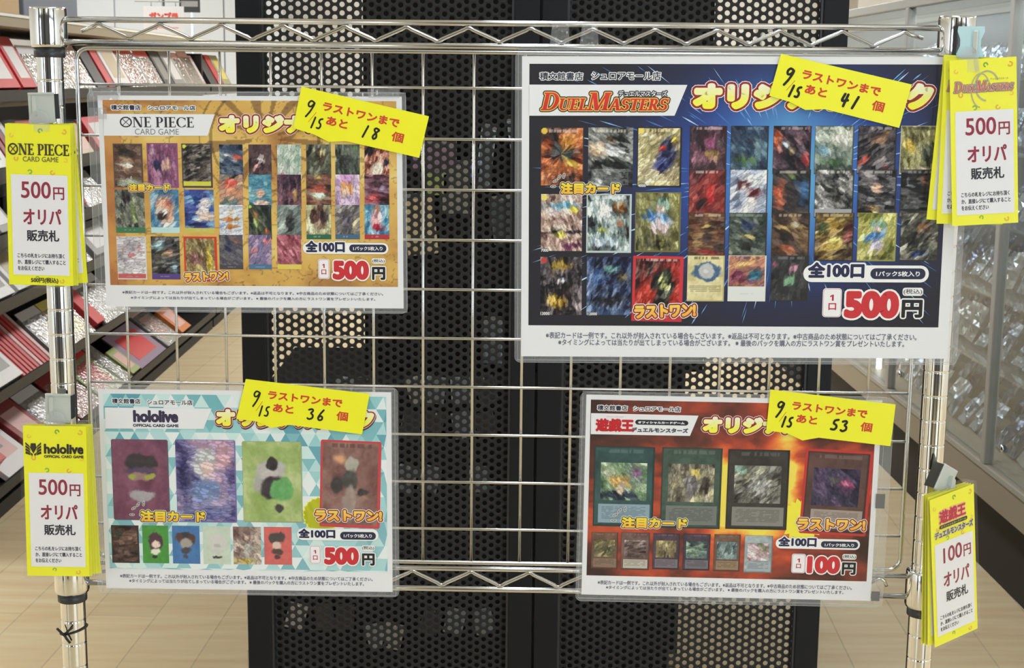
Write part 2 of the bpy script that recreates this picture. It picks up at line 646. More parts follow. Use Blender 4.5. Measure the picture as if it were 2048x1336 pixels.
def warp(img, seed, amt):
    h, w = img.shape[:2]
    dx = (fbm(w, h, 4, seed, 3)-.5)*amt
    dy = (fbm(w, h, 4, seed+5, 3)-.5)*amt
    Y, X = np.mgrid[0:h, 0:w]
    return img[np.clip(Y+dy*h, 0, h-1).astype(int), np.clip(X+dx*w, 0, w-1).astype(int)]


def paint(w, h, seed, pal, blobs=(), bar=None, border=None, bw=.04, busy=1.0, rays=0.0, title=None, lines=None, grain=12, dot=None):
    w, h = max(8, int(w)), max(8, int(h))
    asp = h/w
    n = fbm(w, h, 3.2*busy, seed, 4, asp)
    n = (n-n.min())/(n.max()-n.min()+1e-6)
    img = pal_map(np.clip((n-.5)*1.35+.5, 0, 1), pal)
    Y, X = np.mgrid[0:h, 0:w]
    U, V = (X+.5)/w, (Y+.5)/h
    for (cx, cy, rx, ry, c, soft) in blobs:
        wob = (fbm(w, h, 5, seed+int(cx*91+cy*37), 3)-.5)*.55
        d = np.sqrt(((U-cx)/rx)**2+((V-cy)/ry)**2)+wob
        k = np.clip((1-d)/max(soft, .02), 0, 1)[..., None]
        img = img*(1-k)+np.asarray(c, float)*k
    if rays:
        a = np.arctan2(V-.45, U-.5)
        rr = nz(w, h, 2, 2, seed+3)*3
        s = np.sin(a*17+rr*5+seed)*np.sin(a*7+seed*2)
        img = img+(s*rays)[..., None]*np.clip(np.hypot(U-.5, V-.45)*2, 0, 1)[..., None]
    ridg = 1-np.abs(fbm(w, h, 7*busy, seed+9, 3, asp)-.5)*7
    img = img+np.clip(ridg, 0, 1)[..., None]*grain*1.6
    ridg = 1-np.abs(fbm(w, h, 6*busy, seed+29, 3, asp)-.5)*6
    img = img-np.clip(ridg, 0, 1)[..., None]*grain*1.8
    img = warp(img, seed+41, .10)
    if grain > 5:
        rs = np.random.RandomState(seed+500)
        npt = int(np.clip(w*h/24*busy, 40, 380))
        pu, pv = rs.rand(npt), rs.rand(npt)
        jit = rs.rand(npt)*2-1
        ang, stv = rs.rand()*3.1, 1.8
        ca, sa = math.cos(ang), math.sin(ang)
        def fld(u, v):
            v = v*asp
            if rays >= 24:
                du, dv = u-.5, v-.45*asp
                return np.arctan2(dv, du)*.9, np.hypot(du, dv)*.9
            return (u*ca-v*sa)*stv, (u*sa+v*ca)/stv
        a1, b1 = fld(U+(fbm(w, h, 4, seed+61, 2)-.5)*.12, V)
        a2, b2 = fld(pu, pv)
        dd = (a1.ravel()[:, None]-a2[None])**2+(b1.ravel()[:, None]-b2[None])**2
        ix = np.argmin(dd, 1)
        n1 = dd[np.arange(len(ix)), ix]
        dd[np.arange(len(ix)), ix] = 9e9
        gap = (np.sqrt(dd.min(1))-np.sqrt(n1)).reshape(h, w)
        cc = img[np.clip((pv*h).astype(int), 0, h-1), np.clip((pu*w).astype(int), 0, w-1)]
        cc = cc+(jit*min(46, grain*1.9))[:, None]
        fac = cc[ix].reshape(h, w, 3)
        fac = fac*np.where(gap < .02, .72, 1.0)[..., None]
        img = img*.35+fac*.65
    grey = img.mean(-1, keepdims=True)
    img = img*.88+grey*.12
    if grain > 5:
        mid = img.mean((0, 1), keepdims=True)
        img = mid+(img-mid)*1.18
    if lines:
        y0, y1, dark, amt = lines
        pitch = max(2, int(h*.035))
        on = ((Y//max(1, pitch//2)) % 2 == 0) & (V > y0) & (V < y1) & (U > .08) & (U < .92) & (nz(w, h, w/3, h/2, seed+77) > .3)
        img[on] = img[on]*(1-amt)+np.asarray(dark, float)*amt
    if title:
        on = (V > .035) & (V < .085) & (U > .2) & (U < .88) & (nz(w, h, w/2, 3, seed+7) > .35)
        img[on] = img[on]*.4+np.asarray(title, float)*.6
    if dot:
        on = np.hypot((U-.09), (V-.065)*asp) < .07
        img[on] = dot
    if bar:
        y0, c = bar
        on = V > y0
        img[on] = np.asarray(c, float)
        on = (np.abs(V-(y0+1)/2) < .014) & (U > .3) & (U < .7) & (nz(w, h, w/2, 3, seed+8) > .4)
        img[on] = np.asarray(c, float)*.5+90
    if border:
        b = max(1, int(round(bw*w)))
        img[:b], img[-b:], img[:, :b], img[:, -b:] = border, border, border, border
    return np.clip(img, 8, 250)


def corner_mask(h, w, r):
    Y, X = np.mgrid[0:h, 0:w]
    dx = np.maximum(np.maximum(r-X-.5, X+.5-(w-r)), 0)
    dy = np.maximum(np.maximum(r-Y-.5, Y+.5-(h-r)), 0)
    return np.hypot(dx, dy) <= r+.2


# ------------------------------------------------------------------ the setting
def floor_mat():
    m = mat('light_oak_planks', (186, 168, 138), 0.42, spec=0.4)
    nt = m.node_tree
    b = nt.nodes['Principled BSDF']
    tc = nt.nodes.new('ShaderNodeTexCoord')
    mp = nt.nodes.new('ShaderNodeMapping')
    mp.inputs['Rotation'].default_value = (0, 0, math.radians(93))
    nt.links.new(tc.outputs['Object'], mp.inputs[0])
    br = nt.nodes.new('ShaderNodeTexBrick')
    a = alb((206, 187, 152))
    br.inputs['Color1'].default_value = (*a, 1)
    br.inputs['Color2'].default_value = (*(a*np.array([.93, .92, .90])), 1)
    br.inputs['Mortar'].default_value = (*(a*.74), 1)
    br.inputs['Scale'].default_value = 1.0
    br.inputs['Mortar Size'].default_value = 0.0022
    br.inputs['Brick Width'].default_value = 1.3
    br.inputs['Row Height'].default_value = 0.19
    nt.links.new(mp.outputs[0], br.inputs['Vector'])
    mp2 = nt.nodes.new('ShaderNodeMapping')
    mp2.inputs['Rotation'].default_value = (0, 0, math.radians(93))
    mp2.inputs['Scale'].default_value = (0.9, 9, 1)
    nt.links.new(tc.outputs['Object'], mp2.inputs[0])
    n = nt.nodes.new('ShaderNodeTexNoise')
    n.inputs['Scale'].default_value = 2.5
    n.inputs['Detail'].default_value = 6
    nt.links.new(mp2.outputs[0], n.inputs['Vector'])
    mx = nt.nodes.new('ShaderNodeMixRGB')
    mx.blend_type = 'OVERLAY'
    mx.inputs[0].default_value = 0.45
    nt.links.new(br.outputs['Color'], mx.inputs[1])
    nt.links.new(n.outputs['Fac'], mx.inputs[2])
    nt.links.new(mx.outputs[0], b.inputs['Base Color'])
    return m


def struct(name, m, *box):
    o = MB().box(*box).obj(name, m)
    return tag(o, kind='structure')


struct('floor', floor_mat(), -6, 6, -4.2, 14, -0.1, 0)
struct('ceiling', M['ceil'], -6, 6, -4.2, 14, 3.0, 3.1)
struct('wall_back', M['wall'], -6, 6, 14, 14.2, 0, 3.0)
struct('wall_left', M['wall'], -6.2, -6, -4.2, 14.2, 0, 3.0)
struct('wall_right', M['wall'], 6, 6.2, -4.2, 14.2, 0, 3.0)
w = MB().box(-3.8, 1.9, -4.4, -4.2, 0, 3.0).box(-6, -5.4, -4.4, -4.2, 0, 3.0).box(-5.4, -3.8, -4.4, -4.2, 0, .25).box(-5.4, -3.8, -4.4, -4.2, 2.65, 3.0).box(5.5, 6, -4.4, -4.2, 0, 3.0).box(1.9, 5.5, -4.4, -4.2, 0, .25).box(1.9, 5.5, -4.4, -4.2, 2.65, 3.0)
tag(w.obj('wall_front', mat('front_wall_paint', (92, 93, 96), 0.8)), kind='structure')

for i, (x, y, w_) in enumerate(((-1.15, -1.6, .5), (.75, -2.4, .45), (-2.6, -.6, .4), (1.75, -.3, .3))):  # unseen columns added behind the camera to put dark stripes in the chrome
    o = MB().box(x, x+w_, y-w_, y, 0, 3.0).obj('pillar_%d' % (i+2), mat('added_pillar_paint_%d' % i, ((46, 44, 44), (60, 50, 46), (40, 42, 46), (52, 44, 42))[i], .7))
    tag(o, kind='structure')

# ------------------------------------------------------------------ wire rack in the foreground
U_L, U_R = -0.4865, 0.4015
RROT = (0, 0, -RA)
rack = empty('wire_rack', 'chrome wire rack frame with two round grooved posts and zigzag rails', 'rack', R(0, -1.5), RROT)


def post_profile(top):
    p, z, r = [(0.0127, 0.02)], 0.045, 0.0127
    while z < top-0.02:
        p += [(r, z-.0017), (r, z-.0010), (r-.0005, z-.0005), (r-.0005, z+.0005), (r, z+.0010), (r, z+.0017)]
        z += 0.0254
    return p+[(r, top)]


for u in (U_L, U_R):
    MB().lathe(post_profile(1.556), 40).obj('post', M['chrome'], rack, (u, 0, 0))
    MB().lathe([(0.0, 0.0), (.019, 0), (.021, .006), (.012, .02)], 24, cap=False).obj('foot', M['ringblack'], rack, (u, 0, 0))
    for k, zc in enumerate((0.0440, -0.5165)):
        z0, z1 = 1.5+zc-.0195, 1.5+zc+.0195
        MB().lathe([(.0130, z0), (.0172, z0+.0005), (.0178, z0+.003), (.0178, z1-.002), (.0172, z1), (.0130, z1)], 48, cap=False).obj('collar', M['chrome'], rack, (u, 0, 0))
        MB().lathe([(.0128, z0-.0095), (.0146, z0-.0095), (.0150, z0-.009), (.0150, z0+.0005), (.0128, z0+.0005)], 40, cap=False).obj('collar_ring', M['ringblack'], rack, (u, 0, 0))
    MB().lathe([(.0, 1.556), (.0112, 1.556), (.0112, 1.5575), (.0, 1.5585)], 24, cap=False).obj('end_cap', M['ringblack'], rack, (u, 0, 0))


def rod(z, r, y, name):
    MB().tube([(U_L+.014, y, 1.5+z), (U_R-.014, y, 1.5+z)], r, 12).obj(name, M['steel'], rack)


rod(.0522, .0029, .0005, 'rail')
rod(.0300, .0031, .0005, 'rail')
rod(-.5042, .0026, .0005, 'rail')
rod(-.5263, .0029, .0005, 'rail')


def zigzag(u0, u1, upk, per, ztop, zbot, r, y, ends):
    pts = [ends[0]]
    k = 0
    while True:
        for (du, zz) in ((0, ztop), (per/2, zbot)):
            u = upk+k*per+du
            if u < u1:
                s = 1 if zz == zbot else -1
                dz = (ztop-zbot)
                pts += [(u-.0045, zz+s*dz*.16), (u-.0015, zz+s*dz*.02), (u+.0015, zz+s*dz*.02), (u+.0045, zz+s*dz*.16)]
        k += 1
        if upk+k*per > u1: break
    pts.append(ends[1])
    MB().tube([(a, y, 1.5+b) for a, b in pts], r, 10).obj('zigzag_wire', M['steel'], rack)


zigzag(-.452, .3675, -.4370, .06065, .0480, .0345, .0020, -.0005, ((-.4535, .0405), (.3690, .0420)))
zigzag(-.452, .362, -.4370+.0055, .06065, -.5070, -.5222, .0020, -.0005, ((-.4535, -.514), (.3640, -.5150)))

gp = empty('wire_grid_panel', 'chrome wire grid panel of square mesh hung between the rack posts', 'grid panel', R(0, -1.5), RROT)
g = MB()
fr = rounded(-.4600, 1.5-.4975, .3765, 1.5+.0245, .012, 5)
g.tube([(a, .0, b) for a, b in fr], .0022, 10, closed=True)
g.obj('frame', M['steel'], gp)
g = MB()
for k in range(16):
    u = -.4195+.05027*k
    g.tube([(u, .0028, 1.5-.4975), (u, .0028, 1.5+.0245)], .00145, 8)
for k in range(10):
    z = 1.5-.0104-.05009*k
    g.tube([(-.4600, 0, z), (.3765, 0, z)], .00140, 8)
g.obj('wire_mesh', M['steel'], gp)


# ------------------------------------------------------------------ laminated posters
NOTICE_A = '※表記カードは一例です。これ以外が封入されている場合もございます。※返品は不可となります。※中古商品のため状態についてはご了承ください。'
NOTICE_B = '※タイミングによっては当たりが出てしまっている場合がございます。 ※ 最後のパックを購入の方にラストワン賞をプレゼントいたします。'
NAVY, INKBLACK, RED = (38, 40, 72), (38, 38, 44), (186, 48, 54)


class Poster:
    def __init__(s, name, label, paper, pic, pouch, out):
        s.out = out
        c = [np.array(on_rack(*p, out)) for p in pic]
        ex = (c[1]-c[0]+c[2]-c[3])
        s.phi = math.atan2(ex[1], ex[0])
        s.o = sum(c)/4
        s.ex = np.array([math.cos(s.phi), math.sin(s.phi)])
        s.ez = np.array([-math.sin(s.phi), math.cos(s.phi)])
        s.root = empty(name, label, 'poster', R(s.o[0], s.o[1], out), (0, -s.phi, -RA), 'laminated posters on the wire grid')
        s.root.rotation_euler = (Matrix.Rotation(-RA, 3, 'Z') @ Matrix.Rotation(-s.phi, 3, 'Y')).to_euler()
        L = lambda q: [s.loc(*p) for p in q]
        p = L(paper)
        x0, x1, z0, z1 = (p[0][0]+p[3][0])/2, (p[1][0]+p[2][0])/2, (p[2][1]+p[3][1])/2, (p[0][1]+p[1][1])/2
        MB().box(x0, x1, 0, .0003, z0, z1).obj('paper', M['paper'], s.root)
        q = L(pouch)
        X0, X1, Z0, Z1 = (q[0][0]+q[3][0])/2, (q[1][0]+q[2][0])/2, (q[2][1]+q[3][1])/2, (q[0][1]+q[1][1])/2
        s.film(X0, X1, Z0, Z1, x0, x1, z0, z1)
        k = L(pic)
        s.box = ((k[0][0]+k[3][0])/2, (k[2][1]+k[3][1])/2, (k[1][0]+k[2][0])/2, (k[0][1]+k[1][1])/2)
        s.ink = Ink()
        s.let = Ink()
        s.rs = 1.0

    def loc(s, px, py):
        u = np.stack(on_rack(px, py, s.out), -1)-s.o
        return np.array([u@s.ex, u@s.ez]) if u.ndim == 1 else np.stack([u@s.ex, u@s.ez], -1)

    def bx(s, b):
        a, c = s.loc(b[0], b[1]), s.loc(b[2], b[3])
        return (a[0], c[1], c[0], a[1])

    def film(s, X0, X1, Z0, Z1, x0, x1, z0, z1):
        bm = bmesh.new()
        o = rounded(X0, Z0, X1, Z1, .006, 4)
        yf, yb = -.0011, .0006
        i4 = [(x1, z0), (x1, z1), (x0, z1), (x0, z0)]
        for y, flip in ((yf, 0), (yb, 1)):
            vo = [bm.verts.new((a, y, b)) for a, b in o]
            vi = [bm.verts.new((a, y, b)) for a, b in i4]
            f = bm.faces.new(vi)
            f.material_index = 0
            n = 5
            for c in range(4):
                g = [vo[(c*n+j)] for j in range(n)]
                nxt = vo[((c+1) % 4)*n]
                bm.faces.new(g+[nxt, vi[(c+1) % 4], vi[c]]).material_index = 1
            if flip:
                for j in range(len(o)):
                    bm.faces.new((vo[j], vo[(j+1) % len(o)], keep[(j+1) % len(o)], keep[j])).material_index = 2
            keep = vo
        # the pressed seam a little outside the paper edge
        bmesh.ops.recalc_face_normals(bm, faces=bm.faces[:])
        me = bpy.data.meshes.new('laminate_pouch')
        bm.to_mesh(me)
        bm.free()
        for m in ('film', 'film_edge', 'film_rim'): me.materials.append(M[m])
        obj('laminate_pouch', me, s.root)
        g = MB()
        e = .0035
        g.tube([(a, yf+.0002, b) for a, b in ((x0-e, z0-e), (x1+e, z0-e), (x1+e, z1+e), (x0-e, z1+e))], .0003, 5, closed=True)
        g.obj('pouch_seam', M['film_rim'], s.root)

    def raster(s, rgb, layer=1):
        x0, z0, x1, z1 = s.box
        s.ink.grid(rgb, x0, z1, x1, z0, layer)

    def px(s): return 0.0005

    def card(s, b, layer, tilt=0.0, cell=1.5, rad=3.2, **k):
        x0, z0, x1, z1 = s.bx(b)
        w, h = int((b[2]-b[0])/cell), int((b[3]-b[1])/cell)
        img = paint(w, h, **k)
        s.ink.grid(img, x0, z1, x1, z0, layer, mask=corner_mask(h, w, max(1.0, rad/cell)) if rad else None, tilt=tilt)

    def shop(s, a, b, dark=(44, 46, 66)):
        for t, bb in (('積文館書店', a), ('シュロアモール店', b)):
            s.let.text(t, s.bx(bb), dark, 7, bold=.00016, outlines=((.0007, (226, 226, 230), 6),))

    def band(s, tl, tr, br, bl):
        p = [s.loc(*q) for q in (tl, tr, br, bl)]
        s.ink.add(p, [(3, 2, 1, 0)], (214, 215, 219), 8)

    def heading(s, b, k=1.0, shadow=False):
        o = [(.0021*k, (238, 214, 214), 8), (.00155*k, (134, 38, 44), 9)]
        if shadow:
            x0, z0, x1, z1 = s.bx(b)
            s.let.text('オリジナルパック', (x0+.0004, z0-.0016, x1+.0004, z1-.0016), (78, 48, 48), 7, bold=.0019*k, outlines=((.0021*k, (78, 48, 48), 7),))
        s.let.text('オリジナルパック', s.bx(b), (238, 222, 50), 10, bold=.0019*k, outlines=o, grad=(228, 224, 206))

    def featured(s, b, rays, k=1.0):
        s.let.text('注目カード', s.bx(b), (226, 168, 60), 13, bold=.00075*k, outlines=((.0014*k, (228, 226, 222), 11), (.00085*k, (62, 48, 40), 12)), grad=(246, 206, 66))
        for (x, y), a in zip(rays, (80, 55, 32, 0)):
            c = s.loc(x, y)
            for rx, rz, cc, l in ((.0029*k, .0015*k, (226, 226, 226), 11), (.0024*k, .0011*k, (54, 50, 50), 12), (.0016*k, .00045*k, (196, 194, 190), 13)):
                s.let.ell(c[0], c[1], rx, rz, cc, l, -math.radians(180-a))

    def lastone(s, b, k=1.0, rot=.03):
        s.let.text('ラストワン!', s.bx(b), (232, 158, 60), 13, bold=.00085*k, outlines=((.0019*k, (234, 222, 218), 11), (.0012*k, (132, 44, 40), 12)), grad=(246, 196, 92), rot=rot)

    def price(s, pill, allt, dpill, dtext, obx, one, kuchi, num, numt, yen, tax, k=1.0, white=True):
        WH = (222, 224, 230)
        x0, z0, x1, z1 = s.bx(pill)
        if white: s.let.rrect(x0, z0, x1, z1, (z1-z0)*.48, WH, 10)
        s.let.text('全100口', s.bx(allt), NAVY, 12, bold=.0009*k, outlines=((.0015*k, WH, 11),))
        x0, z0, x1, z1 = s.bx(dpill)
        s.let.rrect(x0, z0, x1, z1, (z1-z0)*.48, (40, 43, 66), 12)
        s.let.text('1パック5枚入り', s.bx(dtext), (226, 226, 232), 13, bold=.00018*k)
        x0, z0, x1, z1 = s.bx(obx)
        s.let.rrect(x0-.0006, z0-.0006, x1+.0006, z1+.0006, .0032*k, (222, 222, 226), 10)
        s.let.rrect(x0, z0, x1, z1, .0028*k, (196, 120, 132), 11)
        s.let.rrect(x0+.0004, z0+.0004, x1-.0004, z1-.0004, .0025*k, (220, 220, 228), 12)
        s.let.shape(poly_shapes([[(.5, 0), (1, 0), (1, 1), (.62, 1), (0, .78), (0, .58), (.5, .7)]]), s.bx(one), (176, 36, 66), 13)
        s.let.text('口', s.bx(kuchi), (176, 36, 66), 13, bold=.00022*k)
        s.let.text(num, s.bx(numt), RED, 13, res=5, bold=.0023*k, outlines=((.0019*k, (226, 226, 228), 12),))
        s.let.text('円', s.bx(yen), (30, 29, 31), 13, bold=.00095*k, outlines=((.0014*k, (224, 224, 226), 12),))
        x0, z0, x1, z1 = s.bx(tax)
        s.let.rrect(x0-.001*k, z0-.0012*k, x1+.001*k, z1+.0012*k, .0028*k, (218, 219, 219), 12)
        s.let.text('(税込)', s.bx(tax), (52, 52, 52), 13, bold=.00006)

    def notice(s, a, b, k=1.0):
        s.let.text(NOTICE_A, s.bx(a), (92, 92, 112), 3, res=2, bold=.00007*k)
        s.let.text(NOTICE_B, s.bx(b), (92, 92, 112), 3, res=2, bold=.00007*k)

    def done(s):
        s.ink.obj('printed_picture', s.root)
        s.let.obj('lettering', s.root)


BIGR = dict(rad=3.0)
rnd = random.Random(4)

# ---- treasure map poster, upper left
P = Poster('laminated_poster', 'laminated poster with an orange treasure-map background, upper left on the grid', 
           ((197, 190), (804.5, 194), (806.5, 616.5), (210.5, 613.5)), ((207.2, 199.3), (793.2, 203), (795.4, 573.4), (218.6, 570.6)),
           ((178, 181), (813, 184), (815, 626), (190, 624)), .0075)
hh, ww = 170, 260
n1, n2 = fbm(ww, hh, 5, 11, 5), fbm(ww, hh, 14, 12, 3)
Y, X = np.mgrid[0:hh, 0:ww]
edge = np.minimum(np.minimum(X/ww, 1-X/ww)*9, np.minimum(Y/hh, 1-Y/hh)*8)
img = pal_map(np.clip(.5+(n1-.5)*1.5-(1-np.clip(edge, 0, 1))*.14, 0, 1), [(158, 114, 64), (194, 154, 82), (206, 173, 96), (214, 190, 120)])
img[np.abs(n2-.5) < .012] *= .78
a = np.arctan2(Y-hh*.2, X-ww*.55)
rad = np.hypot(Y-hh*.2, X-ww*.55)
on = (np.sin(a*13+np.sin(a*5)) > .45) & (rad > 12) & (rad < 46+12*np.sin(a*7))
img[on] = img[on]*.45+np.array((92, 62, 44))*.55
on = (np.abs(rad-48) < 1.2) | (np.abs(rad-58) < .8)
img[on] *= .72
img[(X/ww < .06)] = img[(X/ww < .06)]*.6+np.array((168, 92, 58))*.4
P.raster(img)
P.band((207, 227.5), (429.8, 228.5), (415.3, 271.6), (208, 271.5))
P.shop((222, 209.6, 282, 220.3), (295.7, 211, 391, 220.8))
P.let.shape(serif_word('@NE PIECE'), P.bx((239.4, 233.3, 388, 255.4)), (46, 44, 50), 9, bold=.00005)
P.let.text('CARD GAME', P.bx((269.8, 257.4, 358, 269.5)), (112, 112, 116), 9)
P.heading((437, 229, 783, 269), .95)
big = [
    ((225.1, 287, 287.6, 374.8), dict(pal=[(74, 52, 48), (104, 78, 68), (128, 100, 84)], blobs=((.45, .45, .26, .24, (168, 136, 112), .3), (.45, .5, .15, .11, (206, 198, 186), .3), (.42, .22, .3, .13, (62, 54, 48), .3), (.5, .9, .5, .12, (168, 178, 150), .5)), border=(86, 70, 62))),
    ((292.7, 286, 358, 375.7), dict(pal=[(92, 54, 88), (146, 88, 124), (176, 122, 152)], blobs=((.35, .5, .25, .13, (64, 52, 92), .4), (.62, .5, .16, .2, (196, 150, 140), .5), (.25, .2, .14, .1, (222, 186, 206), .8)), border=(128, 76, 112), rays=14)),
    ((362.4, 287, 426, 375.7), dict(pal=[(52, 48, 48), (92, 84, 80), (150, 142, 134)], bar=(.86, (192, 190, 70)), grain=26, busy=1.6, dot=(188, 200, 70), border=(66, 60, 56))),
    ((228.9, 379, 291.4, 466), dict(pal=[(72, 74, 68), (112, 116, 104), (140, 144, 126)], bar=(.88, (62, 112, 80)), blobs=((.62, .55, .07, .35, (150, 176, 96), .8), (.4, .2, .2, .14, (66, 60, 66), .5)), grain=20, busy=1.5)),
    ((299.5, 379, 359.7, 466), dict(pal=[(54, 98, 140), (84, 136, 172), (180, 196, 204)], blobs=((.5, .45, .42, .36, (204, 158, 136), .25), (.66, .3, .14, .1, (188, 62, 62), .2), (.4, .5, .24, .09, (226, 226, 224), .2), (.4, .62, .2, .08, (58, 50, 50), .2), (.45, .8, .24, .06, (224, 222, 218), .2)), bar=(.88, (172, 206, 206)), grain=9)),
    ((367.7, 379, 429.7, 466), dict(pal=[(52, 66, 132), (70, 96, 168), (150, 196, 214)], blobs=((.65, .62, .36, .16, (208, 192, 188), .2), (.7, .35, .22, .18, (214, 210, 224), .3), (.4, .22, .14, .12, (40, 72, 140), .2), (.3, .8, .3, .08, (44, 50, 104), .3)), bar=(.9, (186, 176, 84)), grain=12)),
    ((232.6, 472.6, 294.6, 559), dict(pal=[(160, 154, 162), (192, 186, 192), (210, 204, 208)], blobs=((.5, .45, .2, .1, (196, 116, 122), .7), (.2, .3, .13, .08, (196, 150, 152), .8), (.76, .3, .13, .1, (190, 140, 146), .8)), bar=(.88, (182, 86, 88)), grain=7, border=(196, 196, 198), bw=.025)),
    ((301.3, 472.6, 361.5, 559), dict(pal=[(48, 48, 52), (74, 74, 74), (104, 102, 96)], blobs=((.3, .2, .22, .16, (150, 186, 196), .5), (.8, .7, .12, .24, (146, 172, 186), .6), (.4, .4, .3, .18, (84, 82, 70), .4), (.66, .35, .14, .1, (176, 138, 110), .5)), bar=(.88, (82, 62, 122)), grain=22)),
    ((366.8, 473, 436, 563), dict(pal=[(112, 96, 66), (154, 136, 88), (196, 178, 96)], blobs=((.75, .55, .12, .36, (214, 186, 64), .6), (.35, .5, .28, .2, (146, 104, 92), .6)), border=(190, 58, 46), bw=.06, grain=20, busy=1.5)),
]
for i, (b, k) in enumerate(big): P.card(b, 2, seed=100+i*7, **k)
cols = [(438, 487), (496.7, 544), (554, 603.4), (612, 662.8), (670, 720), (728.7, 778.8)]
sm = {
    (0, 0): dict(pal=[(42, 54, 78), (66, 82, 106), (140, 158, 170)], blobs=((.72, .4, .13, .1, (188, 76, 66), .5), (.3, .3, .2, .05, (218, 214, 214), .4)), lines=(.62, .98, (150, 160, 172), .5)),
    (0, 1): dict(pal=[(84, 118, 120), (168, 130, 110), (202, 146, 116)], blobs=((.45, .25, .34, .16, (206, 96, 82), .4), (.5, .5, .26, .18, (214, 150, 118), .4), (.7, .06, .2, .08, (50, 44, 50), .4))),
    (0, 2): dict(pal=[(176, 182, 196), (202, 206, 216), (218, 220, 226)], blobs=((.45, .5, .13, .3, (192, 118, 56), .25), (.5, .2, .15, .1, (216, 176, 120), .3), (.78, .4, .16, .06, (190, 140, 70), .3), (.1, .62, .12, .12, (150, 164, 196), .4))),
    (0, 3): dict(pal=[(60, 60, 70), (88, 86, 96), (132, 126, 128)], blobs=((.4, .3, .16, .26, (58, 62, 96), .5), (.75, .2, .2, .1, (130, 96, 90), .6)), bar=(.9, (66, 64, 70))),
    (1, 0): dict(pal=[(52, 40, 46), (78, 58, 62), (96, 74, 76)], blobs=((.45, .5, .3, .14, (196, 188, 184), .2), (.42, .56, .24, .14, (60, 36, 44), .15), (.4, .62, .18, .06, (206, 150, 150), .3)), grain=7),
    (1, 1): dict(pal=[(52, 100, 124), (76, 138, 160), (128, 176, 186)], blobs=((.5, .55, .2, .18, (210, 176, 160), .25), (.5, .85, .36, .14, (208, 186, 180), .3), (.5, .25, .3, .18, (70, 128, 156), .3)), grain=9, rays=10),
    (1, 2): dict(pal=[(38, 44, 42), (56, 66, 56), (90, 92, 72)], blobs=((.3, .35, .12, .2, (186, 128, 66), .5), (.35, .5, .14, .16, (150, 172, 96), .5), (.75, .8, .12, .14, (190, 102, 70), .5)), border=(48, 50, 48), dot=(160, 196, 70)),
    (1, 3): dict(pal=[(96, 88, 128), (134, 116, 156), (176, 150, 176)], blobs=((.2, .45, .14, .1, (214, 112, 108), .5), (.75, .2, .14, .1, (212, 124, 132), .5)), bar=(.88, (72, 108, 140)), rays=16),
    (2, 0): dict(pal=[(128, 158, 148), (166, 184, 170), (206, 214, 206)], blobs=((.5, .3, .24, .18, (212, 220, 206), .6), (.15, .9, .14, .1, (206, 104, 120), .6), (.85, .92, .12, .08, (206, 104, 120), .6)), grain=7),
    (2, 1): dict(pal=[(58, 42, 58), (90, 62, 78), (140, 96, 110)], blobs=((.75, .55, .12, .14, (204, 166, 100), .5), (.35, .3, .2, .12, (46, 36, 48), .4)), grain=20, rays=14),
    (2, 2): dict(pal=[(86, 98, 96), (118, 130, 126), (150, 162, 156)], blobs=((.52, .5, .2, .36, (56, 58, 62), .3), (.55, .22, .14, .12, (70, 78, 76), .3), (.2, .6, .14, .24, (176, 190, 186), .6)), grain=9),
    (2, 3): dict(pal=[(132, 62, 78), (170, 88, 104), (200, 128, 136)], bar=(.88, (204, 186, 84)), rays=16, grain=18),
    (3, 0): dict(pal=[(52, 54, 46), (84, 86, 70), (134, 140, 120)], blobs=((.55, .4, .2, .34, (66, 54, 44), .4), (.6, .25, .18, .12, (196, 184, 130), .7)), grain=18),
    (3, 1): dict(pal=[(60, 48, 46), (112, 70, 58), (150, 104, 84)], blobs=((.5, .6, .32, .16, (196, 212, 184), .3), (.5, .42, .36, .14, (156, 76, 60), .4), (.45, .08, .2, .08, (190, 158, 90), .5))),
    (3, 2): dict(pal=[(100, 92, 66), (186, 186, 146), (216, 214, 178)], blobs=((.5, .35, .42, .32, (96, 70, 60), .2), (.75, .3, .2, .18, (66, 54, 54), .3), (.5, .6, .18, .16, (140, 118, 100), .4)), bar=(.87, (44, 96, 74))),
    (4, 0): dict(pal=[(50, 58, 52), (78, 88, 78), (130, 138, 124)], blobs=((.82, .12, .22, .07, (96, 210, 80), .7), (.35, .45, .26, .2, (56, 58, 58), .4)), grain=20),
    (4, 1): dict(pal=[(150, 120, 158), (196, 166, 196), (216, 196, 214)], blobs=((.45, .4, .3, .2, (210, 142, 84), .35), (.45, .5, .16, .16, (222, 190, 170), .3), (.45, .1, .4, .13, (198, 150, 198), .3), (.5, .85, .36, .2, (206, 178, 212), .4)), grain=8),
    (4, 2): dict(pal=[(84, 80, 84), (116, 110, 112), (150, 144, 138)], blobs=((.8, .6, .1, .3, (196, 190, 150), .5), (.42, .4, .22, .2, (78, 70, 86), .5)), bar=(.87, (66, 98, 124)), grain=20),
    (5, 0): dict(pal=[(96, 52, 46), (184, 112, 92), (222, 200, 182)], blobs=((.2, .15, .3, .18, (46, 40, 44), .3), (.5, .72, .34, .24, (226, 204, 186), .4), (.88, .5, .1, .14, (50, 48, 64), .3)), grain=28, busy=1.4),
    (5, 1): dict(pal=[(70, 44, 56), (112, 66, 82), (170, 128, 146)], blobs=((.4, .7, .28, .16, (176, 66, 72), .4), (.72, .4, .14, .12, (188, 166, 196), .5)), rays=20, grain=18),
    (5, 2): dict(pal=[(52, 104, 146), (86, 146, 182), (150, 190, 204)], blobs=((.5, .4, .26, .3, (214, 168, 176), .35), (.52, .12, .16, .1, (210, 120, 76), .4), (.5, .66, .3, .12, (176, 54, 82), .4)), bar=(.87, (164, 52, 62)), grain=18),
}
